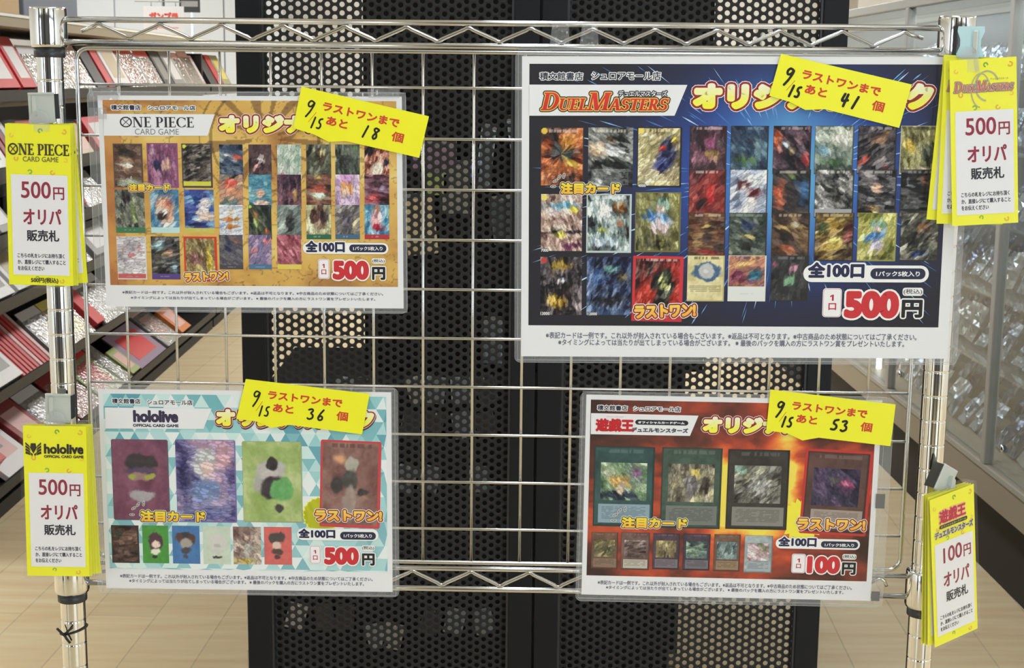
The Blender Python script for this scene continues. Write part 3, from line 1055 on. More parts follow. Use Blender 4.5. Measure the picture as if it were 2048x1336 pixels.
for (c, r), k in sm.items():
    t = (288.8, 349, 409.6, 469.5)[r]
    P.card((cols[c][0], t, cols[c][1], t+69), 3+r, seed=300+c*31+r*7, rad=2, **k)
P.featured((257.5, 367, 341, 383), ((262.3, 356.7), (255, 359.3), (248.8, 364.5), (246.8, 370.5)), .72)
P.lastone((369, 543, 457.6, 562.5), .78, .05)
P.price((605.8, 485, 777, 508.3), (611, 481, 690, 504.6), (698.6, 488.8, 773, 504.5), (706.5, 492.6, 765.4, 501), (637.2, 519, 658.7, 556.6), (644.7, 527.6, 649.6, 535.6), (643, 538.8, 653, 548.7), '500', (665, 520.5, 738.5, 559.8), (744, 533.5, 771, 559.8), (744.8, 518, 769.7, 525.7), .72)
P.notice((244.7, 581, 766.5, 591.2), (261.7, 592, 750.5, 601.6))
P.done()
POSTER_A = P

# ---- blue streak poster, upper right
P = Poster('laminated_poster', 'largest laminated poster, dark blue with light streaks, upper right on the grid',
           ((1043.5, 114), (1927, 112), (1894.8, 720), (1042.6, 710)), ((1058.7, 129.6), (1903, 127), (1877.4, 656.9), (1057, 648.5)),
           ((1030, 104), (1943, 104), (1917, 732), (1029, 722)), .0195)
hh, ww = 230, 360
Y, X = np.mgrid[0:hh, 0:ww]
U, V = X/ww, Y/hh
d = np.hypot((U-.62)*1.25, (V-.42)*1.0)
img = pal_map(np.clip(1.0-d*1.5, 0, 1), [(34, 33, 40), (36, 40, 66), (40, 62, 126), (52, 98, 184), (78, 142, 206)])
k = np.clip(1-np.abs(d-.10)*3, 0, 1)*np.clip(1-np.abs(U-.62)*5, 0, 1)
img = img*(1-k[..., None]*.7)+np.array((110, 178, 196))*k[..., None]*.7
P.raster(img)
x0, z0, x1, z1 = P.box
rs_ = random.Random(8)
for i in range(1100):
    a, r0 = rs_.uniform(0, 2*math.pi), rs_.uniform(.05, .36)
    ln, wd = rs_.uniform(.010, .034)*(.6+r0*2), rs_.uniform(.00022, .0007)
    cx_, cz_ = x0+.62*(x1-x0), z1-.42*(z1-z0)
    d_ = np.array([math.cos(a), math.sin(a)])
    n_ = np.array([-d_[1], d_[0]])
    A, B = np.array([cx_, cz_])+d_*r0, np.array([cx_, cz_])+d_*(r0+ln)
    if not (x0 < min(A[0], B[0]) and max(A[0], B[0]) < x1 and z0 < min(A[1], B[1]) and max(A[1], B[1]) < z1): continue
    P.ink.add([A, A+d_*ln*.6-n_*wd, B, A+d_*ln*.6+n_*wd], [(0, 1, 2, 3)], rs_.choice([(84, 134, 190), (120, 168, 214), (170, 198, 224), (66, 106, 172)]), 1.05+i*.0008)
P.band((1058.7, 169.2), (1374.7, 169.8), (1349, 231.4), (1058.5, 231.4))
P.shop((1079.4, 144.5, 1165.9, 160.2), (1183, 143, 1321.5, 160.2))
P.let.shape(serif_word('DUELMASTERS', {1, 2, 3, 5, 6, 7, 8, 9, 10}), P.bx((1082, 185, 1337, 221)), (184, 44, 44), 12, bold=.0003, italic=.2, outlines=((.0019, (48, 36, 32), 9), (.0009, (214, 176, 84), 10)), grad=(206, 58, 46))
P.let.text('デュエルマスターズ', P.bx((1237, 181.5, 1334, 193.2)), (222, 222, 222), 12, bold=.0001, outlines=((.0009, (44, 44, 48), 11),))
P.heading((1386, 165, 1866, 221.5), 1.35)
big = [
    ((1082, 255, 1167, 373), dict(pal=[(58, 40, 38), (120, 66, 44), (186, 100, 54), (206, 120, 66)], blobs=((.5, .42, .32, .16, (72, 70, 68), .4), (.62, .25, .26, .16, (196, 128, 52), .6), (.12, .58, .1, .05, (232, 120, 70), .3), (.75, .62, .26, .06, (214, 176, 70), .6)), rays=26, grain=22, title=(206, 196, 184), dot=(206, 178, 70), lines=(.66, .98, (60, 40, 36), .5), bw=.02, border=(52, 42, 40))),
    ((1177, 255, 1264.7, 375), dict(pal=[(40, 40, 40), (106, 108, 104), (186, 188, 184)], blobs=((.22, .38, .24, .16, (220, 190, 160), .4), (.6, .4, .22, .1, (206, 210, 214), .25), (.5, .62, .4, .08, (44, 46, 46), .3), (.5, .2, .14, .06, (120, 96, 70), .4)), grain=34, title=(210, 206, 190), rays=22, lines=(.7, .98, (190, 198, 202), .45))),
    ((1274.8, 254, 1362, 375), dict(pal=[(128, 112, 86), (190, 178, 130), (218, 208, 166)], blobs=((.68, .45, .24, .3, (60, 62, 92), .3), (.55, .62, .2, .14, (72, 78, 124), .3), (.84, .2, .1, .06, (230, 196, 70), .3), (.6, .34, .08, .05, (200, 70, 56), .3)), grain=26, border=(38, 36, 34), bw=.03, title=(226, 216, 170), dot=(222, 202, 96), lines=(.7, .9, (96, 80, 80), .45))),
    ((1082.4, 388, 1163.6, 502), dict(pal=[(150, 118, 110), (206, 176, 162), (226, 214, 206)], blobs=((.5, .2, .5, .08, (96, 160, 190), .5), (.8, .28, .14, .06, (222, 196, 70), .3), (.3, .3, .16, .1, (226, 206, 206), .4), (.5, .66, .6, .035, (48, 40, 46), .2), (.45, .7, .2, .06, (206, 190, 70), .4), (.8, .9, .3, .05, (110, 54, 84), .3)), grain=30, dot=(214, 200, 90), busy=1.4)),
    ((1173.5, 388, 1261.8, 505.7), dict(pal=[(52, 54, 58), (146, 166, 164), (206, 218, 218)], blobs=((.75, .22, .14, .09, (150, 110, 66), .3), (.45, .25, .16, .12, (222, 222, 222), .3), (.75, .52, .1, .05, (216, 110, 60), .3), (.35, .62, .12, .04, (206, 206, 80), .4), (.4, .82, .36, .1, (170, 190, 206), .4)), grain=34, border=(176, 190, 192), bw=.03, title=(226, 226, 226))),
    ((1271, 384, 1360, 504.4), dict(pal=[(76, 76, 48), (126, 124, 76), (176, 172, 110)], blobs=((.6, .22, .2, .14, (126, 158, 140), .3), (.58, .28, .13, .08, (216, 188, 170), .3), (.45, .42, .36, .1, (88, 138, 190), .3), (.55, .6, .22, .14, (210, 190, 190), .3), (.75, .5, .16, .06, (176, 186, 196), .4), (.5, .88, .4, .08, (56, 54, 36), .4), (.58, .88, .07, .05, (206, 206, 90), .3)), border=(104, 100, 62), bw=.04, grain=20)),
    ((1081, 513.6, 1163, 630), dict(pal=[(36, 32, 36), (76, 66, 70), (150, 140, 140)], blobs=((.5, .15, .36, .1, (176, 146, 66), .5), (.4, .75, .36, .16, (186, 150, 54), .6), (.62, .62, .18, .1, (60, 44, 46), .3), (.5, .4, .14, .06, (196, 196, 202), .5)), grain=36, dot=(180, 60, 56), rays=20)),
    ((1174, 513.6, 1260.5, 630), dict(pal=[(32, 38, 60), (50, 66, 106), (110, 136, 176)], blobs=((.25, .35, .2, .2, (84, 116, 170), .5), (.55, .2, .18, .08, (96, 150, 150), .5), (.8, .35, .16, .1, (146, 130, 90), .6), (.5, .75, .5, .14, (36, 40, 54), .5)), grain=34)),
    ((1265.7, 512, 1364, 643), dict(pal=[(66, 40, 36), (176, 54, 46), (206, 70, 56)], blobs=((.62, .4, .26, .26, (52, 44, 36), .3), (.62, .34, .12, .06, (206, 196, 130), .3), (.66, .46, .14, .06, (206, 196, 130), .3), (.6, .72, .22, .14, (54, 46, 40), .4)), border=(188, 50, 58), bw=.06, grain=30, title=(224, 206, 200))),
]
for i, (b, k) in enumerate(big): P.card(b, 2, seed=700+i*13, tilt=(-.015 if i == 8 else 0), **k)
cols = [(1380, 1452), (1462, 1535), (1547.6, 1620), (1631, 1705), (1717, 1790), (1802.5, 1875.5)]
sm = {
    (0, 0): dict(pal=[(46, 34, 40), (84, 52, 66), (160, 108, 128)], blobs=((.55, .35, .26, .16, (150, 80, 116), .5), (.8, .38, .08, .07, (110, 136, 126), .4), (.6, .6, .3, .1, (150, 116, 70), .6)), title=(196, 186, 186), border=(44, 38, 42), bw=.02, lines=(.78, .98, (60, 50, 52), .6)),
    (0, 1): dict(pal=[(58, 34, 34), (124, 42, 42), (160, 64, 56)], blobs=((.6, .5, .14, .24, (196, 52, 52), .5), (.3, .9, .4, .06, (190, 70, 60), .5)), title=(206, 200, 196), rays=18, border=(52, 38, 38), bw=.02),
    (0, 2): dict(pal=[(60, 42, 34), (112, 72, 52), (150, 116, 74)], blobs=((.5, .25, .12, .08, (196, 166, 90), .5), (.5, .5, .16, .2, (66, 46, 40), .5), (.5, .82, .4, .06, (150, 50, 44), .5)), rays=14, border=(58, 44, 38), bw=.02, title=(200, 180, 170)),
    (0, 3): dict(pal=[(190, 178, 122), (208, 198, 146), (216, 206, 160)], blobs=((.5, .36, .45, .22, (66, 96, 130), .12), (.5, .35, .24, .18, (176, 178, 176), .15), (.5, .35, .07, .05, (206, 206, 204), .3)), border=(176, 164, 108), bw=.03, grain=5, lines=(.64, .82, (120, 110, 84), .7), title=(70, 62, 48)),
    (1, 0): dict(pal=[(32, 44, 66), (48, 70, 96), (96, 128, 146)], blobs=((.4, .7, .36, .1, (80, 116, 70), .6), (.7, .4, .12, .26, (120, 150, 160), .7)), title=(120, 140, 160), border=(40, 46, 56), bw=.025, lines=(.82, .98, (36, 40, 46), .6)),
    (1, 1): dict(pal=[(128, 140, 170), (190, 196, 212), (218, 222, 230)], blobs=((.35, .32, .24, .16, (92, 54, 64), .3), (.38, .34, .1, .08, (224, 206, 200), .3), (.66, .5, .2, .14, (116, 62, 74), .4), (.55, .7, .2, .16, (226, 224, 228), .3)), border=(60, 66, 90), bw=.02, title=(190, 200, 224), grain=14),
    (1, 2): dict(pal=[(40, 48, 46), (66, 76, 70), (120, 132, 116)], blobs=((.5, .25, .3, .16, (48, 64, 96), .5), (.5, .48, .3, .06, (196, 180, 116), .5), (.5, .7, .3, .1, (34, 36, 34), .4)), rays=22, title=(140, 150, 150)),
    (1, 3): dict(pal=[(120, 76, 92), (176, 116, 96), (206, 150, 106)], blobs=((.28, .42, .24, .18, (130, 62, 84), .4), (.72, .42, .2, .16, (56, 100, 120), .4), (.5, .2, .3, .06, (226, 176, 110), .5)), border=(206, 206, 196), bw=.03, bar=(.68, (204, 208, 206)), title=(60, 60, 76)),
    (2, 0): dict(pal=[(40, 30, 38), (66, 48, 60), (120, 84, 96)], blobs=((.12, .3, .14, .22, (206, 92, 50), .5), (.35, .38, .12, .09, (150, 160, 170), .3), (.9, .7, .1, .2, (150, 52, 54), .5), (.5, .55, .1, .06, (180, 156, 96), .5)), title=(170, 166, 166), grain=24),
    (2, 1): dict(pal=[(36, 34, 36), (56, 52, 54), (96, 86, 84)], blobs=((.2, .5, .2, .36, (188, 92, 62), .6), (.82, .48, .16, .34, (64, 106, 156), .6), (.5, .14, .14, .07, (120, 150, 70), .6)), border=(36, 34, 36), bw=.03, title=(190, 180, 176), lines=(.82, .98, (56, 52, 52), .6)),
    (2, 2): dict(pal=[(46, 36, 32), (78, 58, 46), (126, 96, 66)], blobs=((.5, .3, .44, .06, (206, 176, 100), .6), (.62, .26, .12, .07, (196, 190, 180), .4), (.45, .75, .24, .12, (150, 80, 50), .6)), border=(50, 42, 38), bw=.02, title=(190, 176, 150)),
    (2, 3): dict(pal=[(42, 43, 45), (56, 57, 58), (76, 76, 76)], blobs=((.6, .24, .14, .1, (176, 126, 150), .35), (.5, .55, .22, .14, (110, 150, 118), .35), (.1, .2, .07, .06, (170, 80, 110), .5), (.85, .38, .07, .05, (150, 90, 120), .5)), grain=7, title=(120, 120, 120)),
    (3, 0): dict(pal=[(66, 78, 72), (120, 138, 124), (196, 206, 196)], blobs=((.75, .28, .26, .12, (76, 60, 56), .3), (.72, .26, .38, .18, (196, 200, 186), .25), (.2, .5, .18, .14, (140, 184, 200), .5), (.5, .75, .4, .05, (84, 130, 76), .5)), border=(66, 74, 70), bw=.025, title=(206, 214, 204), grain=18),
    (3, 1): dict(pal=[(36, 36, 36), (140, 140, 138), (216, 216, 214)], grain=44, busy=1.2, title=(210, 210, 206), border=(46, 46, 46), bw=.02, bar=(.82, (150, 152, 154))),
    (3, 2): dict(pal=[(70, 52, 36), (116, 94, 50), (176, 146, 70)], blobs=((.55, .62, .26, .18, (186, 162, 76), .3), (.2, .3, .16, .14, (92, 100, 56), .5), (.85, .4, .12, .24, (130, 60, 50), .5)), grain=34, title=(206, 190, 150)),
    (4, 0): dict(pal=[(42, 38, 42), (70, 64, 70), (126, 116, 120)], blobs=((.55, .3, .3, .14, (116, 84, 60), .5), (.18, .7, .1, .12, (190, 90, 80), .6), (.75, .16, .08, .1, (196, 130, 60), .6), (.7, .85, .1, .06, (176, 56, 60), .5)), grain=26, title=(190, 186, 190), border=(40, 38, 42), bw=.02),
    (4, 1): dict(pal=[(44, 42, 46), (74, 72, 76), (130, 126, 128)], blobs=((.5, .36, .14, .12, (176, 140, 116), .4), (.5, .82, .16, .08, (186, 156, 110), .4)), grain=30, title=(196, 190, 186)),
    (4, 2): dict(pal=[(112, 116, 60), (166, 166, 84), (206, 204, 130)], blobs=((.5, .26, .24, .12, (118, 164, 140), .3), (.5, .34, .13, .07, (222, 196, 176), .3), (.4, .5, .36, .1, (92, 140, 190), .35), (.5, .68, .22, .12, (204, 196, 204), .3), (.5, .93, .4, .06, (96, 96, 50), .5)), border=(140, 140, 76), bw=.025, grain=18),
    (5, 0): dict(pal=[(66, 62, 44), (126, 124, 78), (176, 172, 116)], blobs=((.25, .42, .18, .18, (214, 186, 84), .4), (.75, .6, .24, .24, (70, 76, 56), .4), (.5, .88, .4, .06, (206, 190, 156), .4)), border=(196, 188, 150), bw=.025, title=(60, 54, 40), grain=26),
    (5, 1): dict(pal=[(38, 38, 40), (60, 60, 60), (96, 96, 96)], blobs=((.2, .25, .04, .12, (176, 190, 200), .5), (.6, .2, .12, .14, (130, 78, 56), .6)), grain=22, title=(150, 150, 150)),
    (5, 2): dict(pal=[(60, 62, 56), (96, 96, 86), (146, 142, 126)], blobs=((.6, .3, .2, .12, (140, 106, 76), .5), (.4, .74, .16, .03, (196, 196, 110), .5), (.5, .85, .3, .06, (60, 76, 116), .5)), grain=32, rays=20),
}
for (c, r), k in sm.items():
    t = (251.5, 338.9, 425.4, 510.7)[r]
    dx = 0 if c > 2 else -r*1.6
    k.setdefault('border', (44, 41, 42))
    k.setdefault('bw', .02)
    P.card((cols[c][0]+dx, t, cols[c][1]+dx, t+(92 if r == 3 else 97)), 3+r, seed=900+c*37+r*11, rad=2.2, cell=1.7, **k)
for t, b in (('7000', (1082, 497, 1097, 503.5)), ('12000', (1175.4, 624.5, 1194, 630.5)), ('13000', (1081, 623.5, 1099.5, 630.2)), ('4000', (1276, 368, 1291.6, 374))):
    P.let.text(t, P.bx(b), (206, 206, 206), 4, bold=.00015, outlines=((.0005, (40, 38, 38), 3),))
P.featured((1121, 365, 1240, 388.5), ((1127.7, 351.5), (1118.7, 354), (1110.8, 361.6), (1106.4, 372.8)), 1.0)
P.lastone((1268.5, 608, 1391.4, 635.4), 1.08, .04)
P.price((1607, 530, 1856.4, 565), (1616, 524, 1728, 556), (1741, 536.3, 1850, 558.5), (1752, 541.8, 1839, 553), (1647, 577.3, 1680.5, 633), (1660, 589, 1667, 601.3), (1656.8, 606, 1671.7, 619.8), '500', (1689, 581, 1796.5, 637.2), (1803.5, 599, 1843.5, 635.5), (1807, 577.5, 1843.6, 589.2), 1.02)
P.notice((1091.6, 663.5, 1833, 681), (1116.4, 677.5, 1808, 694.5), 1.2)
P.done()
POSTER_B = P

# ---- teal triangle poster, lower left
P = Poster('laminated_poster', 'laminated poster with a pale teal triangle pattern, lower left on the grid',
           ((200, 777.3), (784.7, 785), (783.3, 1184.3), (208.4, 1175.7)), ((209.3, 787.2), (774.8, 793.6), (772.6, 1144.4), (216.5, 1136.6)),
           ((184, 768), (799, 777), (796, 1193.8), (192, 1185)), .0075)
x0, z0, x1, z1 = P.box
P.ink.rect(x0, z0, x1, z1, (176, 208, 208), 1)
tw, th = .0155, .0132
r3 = random.Random(21)
TEAL = [(206, 216, 218), (186, 212, 212), (160, 198, 200), (136, 186, 190), (108, 166, 174), (84, 146, 162), (212, 218, 220)]
ny, nx = int((z1-z0)/th)+1, int((x1-x0)/(tw/2))+2
for j in range(ny):
    for i in range(-1, nx):
        up = (i+j) % 2 == 0
        xa = x0+i*tw/2
        za, zb = z1-(j+1)*th, z1-j*th
        t = [(xa, za), (xa+tw, za), (xa+tw/2, zb)] if up else [(xa, zb), (xa+tw/2, za), (xa+tw, zb)]
        t = [(min(max(a, x0), x1), max(b, z0)) for a, b in t]
        light = min(1.0, j/max(1, ny-1)*1.3)
        c = np.array(r3.choice(TEAL), float)
        c = c*(1-.3*light)+np.array((212, 222, 220))*.3*light
        if t[0] == t[1] or abs(t[0][0]-t[2][0])+abs(t[0][0]-t[1][0]) < 1e-6: continue
        P.ink.add(t, [(0, 1, 2)], c, 2)
P.band((210, 814.7), (423.4, 817), (407.3, 857.5), (211, 856.9))
P.shop((224, 796.7, 281.5, 807.5), (294, 798.9, 385.7, 810.2))
P.let.text('hololive', P.bx((265.9, 819.7, 357, 845.2)), (52, 46, 72), 9, bold=.0009, res=4)
P.let.text('OFFICIAL CARD GAME', P.bx((266, 847.3, 357.5, 854.4)), (58, 54, 74), 9, bold=.00022)
P.heading((431.5, 816.5, 749, 857), .9, True)
c0 = P.loc(642, 1030)
P.ink.ell(c0[0], c0[1], .0185, .0185, (238, 226, 62), 3)
t = np.arange(40)*2*np.pi/40
P.ink.add(np.column_stack([c0[0]+np.cos(t)*np.where(np.arange(40) % 2, .0205, .0165), c0[1]+np.sin(t)*np.where(np.arange(40) % 2, .0205, .0165)]), [tuple(range(40))], (238, 226, 62), 3)
big = [
    ((221.7, 878, 341, 1041), dict(pal=[(98, 52, 78), (116, 66, 90), (128, 78, 102)], blobs=((.5, .28, .3, .13, (56, 50, 54), .15), (.5, .38, .3, .06, (84, 66, 96), .3), (.5, .46, .22, .07, (150, 116, 110), .3), (.34, .46, .09, .04, (150, 156, 66), .3), (.66, .46, .09, .04, (150, 156, 66), .3), (.5, .68, .26, .08, (156, 150, 156), .25)), border=(92, 78, 90), bw=.02, grain=3)),
    ((349.8, 878.5, 474.6, 1045.4), dict(pal=[(78, 70, 122), (132, 124, 176), (196, 160, 190)], blobs=((.5, .28, .26, .2, (196, 196, 206), .25), (.56, .34, .14, .1, (210, 176, 180), .3), (.48, .62, .3, .2, (124, 142, 196), .35), (.82, .2, .2, .2, (206, 160, 180), .6), (.12, .5, .1, .5, (66, 62, 116), .7), (.5, .88, .5, .1, (104, 106, 164), .4)), grain=8, lines=(.66, .9, (190, 190, 210), .35), border=(110, 100, 150), bw=.012)),
    ((483.5, 882, 606, 1045.5), dict(pal=[(134, 160, 84), (154, 174, 104), (178, 190, 132)], blobs=((.45, .35, .27, .17, (170, 168, 166), .2), (.5, .27, .12, .1, (54, 50, 50), .2), (.46, .4, .16, .07, (186, 178, 172), .3), (.5, .58, .22, .14, (60, 54, 58), .25), (.66, .6, .19, .14, (96, 160, 92), .2), (.6, .82, .08, .06, (66, 60, 62), .3), (.25, .55, .1, .14, (160, 158, 152), .5)), grain=5, border=(140, 152, 118), bw=.02)),
    ((639, 880.5, 762, 1056), dict(pal=[(110, 72, 70), (128, 90, 84), (150, 118, 106)], blobs=((.5, .28, .12, .1, (160, 156, 142), .25), (.5, .45, .15, .14, (76, 74, 72), .25), (.3, .5, .12, .1, (66, 60, 60), .3), (.72, .58, .13, .06, (64, 58, 56), .3), (.5, .72, .13, .2, (150, 132, 122), .3), (.32, .2, .12, .08, (206, 150, 110), .5)), border=(184, 66, 70), bw=.045, grain=5, title=(90, 60, 58))),
]
for i, (b, k) in enumerate(big): P.card(b, 4, seed=1500+i*17, cell=1.7, rad=4, tilt=(-.03 if i == 3 else 0), **k)
sm6 = [
    ((222, 1050, 279.8, 1126), dict(pal=[(54, 40, 38), (82, 60, 54), (124, 92, 80)], blobs=((.25, .2, .2, .14, (52, 60, 50), .4), (.4, .4, .14, .16, (120, 92, 82), .4), (.55, .75, .2, .1, (160, 136, 124), .5)), grain=12, border=(58, 48, 46))),
    ((284, 1050.5, 338.7, 1126.5), dict(pal=[(66, 140, 56), (72, 148, 62)], blobs=((.5, .42, .32, .24, (78, 52, 60), .2), (.5, .5, .2, .1, (222, 198, 186), .25), (.5, .68, .22, .1, (216, 212, 198), .25), (.48, .82, .12, .05, (48, 42, 44), .3)), grain=2)),
    ((343.9, 1051, 400.9, 1127.5), dict(pal=[(58, 106, 164), (66, 116, 174)], blobs=((.5, .35, .42, .2, (84, 60, 54), .2), (.5, .22, .18, .08, (56, 54, 60), .3), (.5, .45, .27, .15, (156, 148, 140), .25), (.5, .66, .24, .12, (70, 66, 76), .3), (.48, .82, .1, .05, (76, 74, 90), .3)), grain=2)),
    ((405.5, 1052, 462.3, 1128.5), dict(pal=[(180, 194, 176), (188, 200, 184)], blobs=((.5, .42, .34, .26, (192, 192, 188), .2), (.5, .52, .18, .06, (170, 168, 164), .5), (.5, .68, .26, .08, (186, 188, 182), .3), (.5, .82, .2, .04, (64, 64, 62), .3)), grain=2)),
    ((465.8, 1053, 523.4, 1129), dict(pal=[(106, 74, 72), (152, 130, 120), (196, 180, 164)], blobs=((.5, .25, .17, .2, (96, 70, 68), .25), (.5, .3, .1, .09, (206, 180, 164), .3), (.5, .6, .26, .24, (176, 170, 158), .4), (.5, .92, .5, .06, (176, 156, 84), .3)), grain=12)),
    ((527.7, 1053.5, 584.5, 1129.5), dict(pal=[(198, 90, 86), (208, 98, 92)], blobs=((.48, .28, .32, .17, (76, 68, 66), .2), (.46, .48, .2, .12, (206, 180, 166), .3), (.48, .66, .24, .1, (84, 66, 64), .3), (.48, .8, .12, .07, (80, 62, 62), .3)), grain=2)),
]
for i, (b, k) in enumerate(sm6): P.card(b, 4, seed=1700+i*19, cell=1.5, rad=2, **k)
P.featured((280.7, 1020, 411.5, 1044.5), ((287.6, 1007), (276.4, 1008.7), (267.8, 1016), (264.4, 1028.9)), .98)
P.lastone((630, 1019, 764.4, 1043), .95, .0)
P.price((594, 1056, 757, 1081.5), (597, 1056.5, 671, 1076.3), (680.4, 1063, 752, 1079.3), (687.8, 1067, 744, 1075.4), (620.6, 1091.4, 641, 1126.3), (627.5, 1099.5, 632.5, 1106.5), (626.3, 1110.3, 635.6, 1119.3), '500', (648, 1093.5, 718.2, 1129.8), (724, 1106.2, 749.8, 1130.8), (724.8, 1091.4, 748.5, 1099.8), .7)
P.notice((240, 1147.4, 745.4, 1162.4), (258.3, 1157.2, 728, 1171.6))
P.done()
POSTER_C = P

# ---- flame poster, lower right
P = Poster('laminated_poster', 'laminated poster with red and yellow flames behind four cards, lower right on the grid',
           ((1173.2, 789.8), (1764, 800), (1742.3, 1201.7), (1162.4, 1189)), ((1181.8, 800), (1753.5, 809.5), (1733.4, 1163.7), (1173, 1149.6)),
           ((1158, 786), (1786, 794), (1768, 1212), (1153, 1204)), .0075)
hh, ww = 190, 300
Y, X = np.mgrid[0:hh, 0:ww]
U, V = X/ww, Y/hh
n = fbm(ww, hh, 5, 31, 5)
rg = 1-np.abs(fbm(ww, hh, 4, 37, 4)-.5)*6
hot = np.exp(-(((U-.52)/.3)**2+((V-.52)/.36)**2))*1.0+np.exp(-(((U-.05)/.14)**2+((V-.62)/.3)**2))*.55+np.exp(-(((U-.95)/.13)**2+((V-.5)/.3)**2))*.5
hot = hot+np.exp(-(((U-.70)/.05)**2+((V-.36)/.30)**2))*.6+np.exp(-(((U-.46)/.035)**2+((V-.5)/.3)**2))*.3
t = np.clip(.06+hot*.80+(n-.5)*1.1+np.clip(rg, 0, 1)*hot*.4, 0, 1)
img = pal_map(t, [(56, 36, 32), (84, 46, 38), (150, 62, 44), (196, 84, 50), (222, 142, 60), (236, 204, 84)])
img = warp(img, 77, .12)
P.raster(img)
P.band((1182, 826), (1397, 831), (1379.8, 871.6), (1181.5, 868))
P.shop((1195, 810, 1254.7, 821.6), (1267, 812, 1361, 823.7))
P.let.text('遊戯王', P.bx((1192, 836.5, 1267, 863.5)), (178, 32, 40), 12, bold=.0006, outlines=((.0008, (226, 196, 198), 10), (.0002, (150, 30, 36), 11)))
P.let.text('OFFICIAL CARD GAME', P.bx((1213, 831.5, 1247, 835)), (214, 160, 164), 10, res=2)
x0, z0, x1, z1 = P.bx((1270.5, 838.9, 1376.4, 851))
P.let.rrect(x0, z0, x1, z1, .0029, (40, 40, 48), 10)
P.let.text('オフィシャルカードゲーム', P.bx((1276, 841.6, 1369, 848.6)), (222, 222, 226), 11, bold=.00018)
P.let.text('デュエルモンスターズ', P.bx((1262.8, 854.2, 1376, 866)), (64, 64, 80), 11, bold=.0003)
P.heading((1406, 831.5, 1722, 873), .93)
c0 = P.loc(1605, 1040)
t = np.arange(44)*2*np.pi/44
P.ink.add(np.column_stack([c0[0]+np.cos(t)*np.where(np.arange(44) % 2, .024, .0195), c0[1]+np.sin(t)*np.where(np.arange(44) % 2, .024, .0195)]), [tuple(range(44))], (234, 214, 66), 3)


def framed(b, frame, pal, blobs, tb, seed, layer=4, tilt=0.0, rim=None, grain=16):
    """a game card: coloured frame with a square picture and a text box"""
    w, h = b[2]-b[0], b[3]-b[1]
    if rim:
        P.card(b, layer, tilt=tilt, seed=seed+1, pal=[rim, rim], grain=0, rad=5)
        b = (b[0]+w*.04, b[1]+h*.03, b[2]-w*.04, b[3]-h*.03)
        w, h = b[2]-b[0], b[3]-b[1]
    fr = np.array(frame, float)
    P.card(b, layer+1, tilt=tilt, seed=seed, pal=[fr*.86, fr, fr*1.12], grain=3, border=tuple(fr*.72), bw=.02, rad=3, title=tuple(fr*.5+70))
    P.card((b[0]+w*.11, b[1]+h*.20, b[2]-w*.11, b[1]+h*.675), layer+2, tilt=tilt, seed=seed+3, pal=pal, blobs=blobs, grain=grain, rad=0, busy=1.3)
    P.card((b[0]+w*.06, b[1]+h*.71, b[2]-w*.06, b[3]-h*.045), layer+2, tilt=tilt, seed=seed+5, pal=[tb, tb], grain=1, rad=0, lines=(.12, .8, tuple(np.array(tb)*.62), .6))


framed((1189.5, 892, 1305, 1054), (46, 76, 76), [(80, 110, 84), (120, 150, 110), (176, 190, 160)], ((.72, .3, .24, .3, (116, 140, 118), .2), (.74, .28, .14, .2, (130, 84, 128), .5), (.4, .5, .28, .2, (190, 158, 92), .35), (.36, .86, .5, .14, (46, 62, 78), .2), (.45, .7, .1, .22, (190, 176, 150), .4)), (126, 152, 166), 2000)
framed((1325, 894.3, 1439, 1058), (60, 80, 70), [(84, 78, 66), (126, 120, 104), (186, 178, 140)], ((.55, .25, .2, .14, (206, 186, 90), .6), (.5, .55, .22, .36, (120, 116, 116), .4), (.8, .6, .12, .3, (60, 54, 48), .5)), (106, 112, 106), 2040)
framed((1457, 898, 1572.5, 1060), (54, 51, 48), [(72, 72, 66), (116, 116, 108), (170, 172, 150)], ((.5, .55, .26, .34, (150, 152, 148), .6), (.15, .12, .14, .1, (140, 186, 166), .6)), (124, 122, 116), 2080, grain=24)
framed((1609, 898.5, 1734, 1071), (88, 62, 56), [(40, 36, 58), (60, 50, 80), (96, 76, 110)], ((.72, .4, .18, .16, (176, 78, 118), .7), (.72, .4, .06, .06, (226, 176, 200), .8), (.45, .3, .14, .16, (90, 84, 90), .5)), (152, 138, 128), 2120, tilt=-.035, rim=(188, 48, 44), grain=9)
SMALL = [((1183.6, 1064, 1234.4, 1137.5), (104, 76, 60), [(60, 58, 44), (116, 110, 76), (176, 166, 100)], (128, 104, 88)),
         ((1243, 1064.5, 1297.5, 1140), (106, 80, 76), [(76, 60, 58), (110, 90, 86), (150, 140, 132)], (176, 168, 156)),
         ((1306.7, 1066, 1357.4, 1139), (74, 58, 72), [(84, 76, 56), (130, 116, 86), (196, 184, 120)], (112, 104, 112)),
         ((1367.2, 1067, 1418.5, 1141), (66, 54, 70), [(44, 62, 62), (86, 108, 104), (150, 176, 150)], (104, 100, 108)),
         ((1428.9, 1068, 1478.5, 1143), (104, 78, 64), [(66, 86, 90), (110, 130, 134), (160, 176, 176)], (140, 116, 92)),
         ((1489.9, 1070.5, 1542.8, 1146), (146, 158, 160), [(110, 140, 90), (190, 150, 166), (214, 206, 206)], (150, 160, 168))]
for i, (b, fr_, pal, tb) in enumerate(SMALL): framed(b, fr_, pal, (), tb, 2200+i*23)
P.featured((1243, 1033, 1374, 1058), ((1250.4, 1018.2), (1239.2, 1021), (1230.4, 1029.6), (1227, 1040.6)), 1.0)
P.lastone((1594.7, 1035.7, 1730, 1061.6), .95, .0)
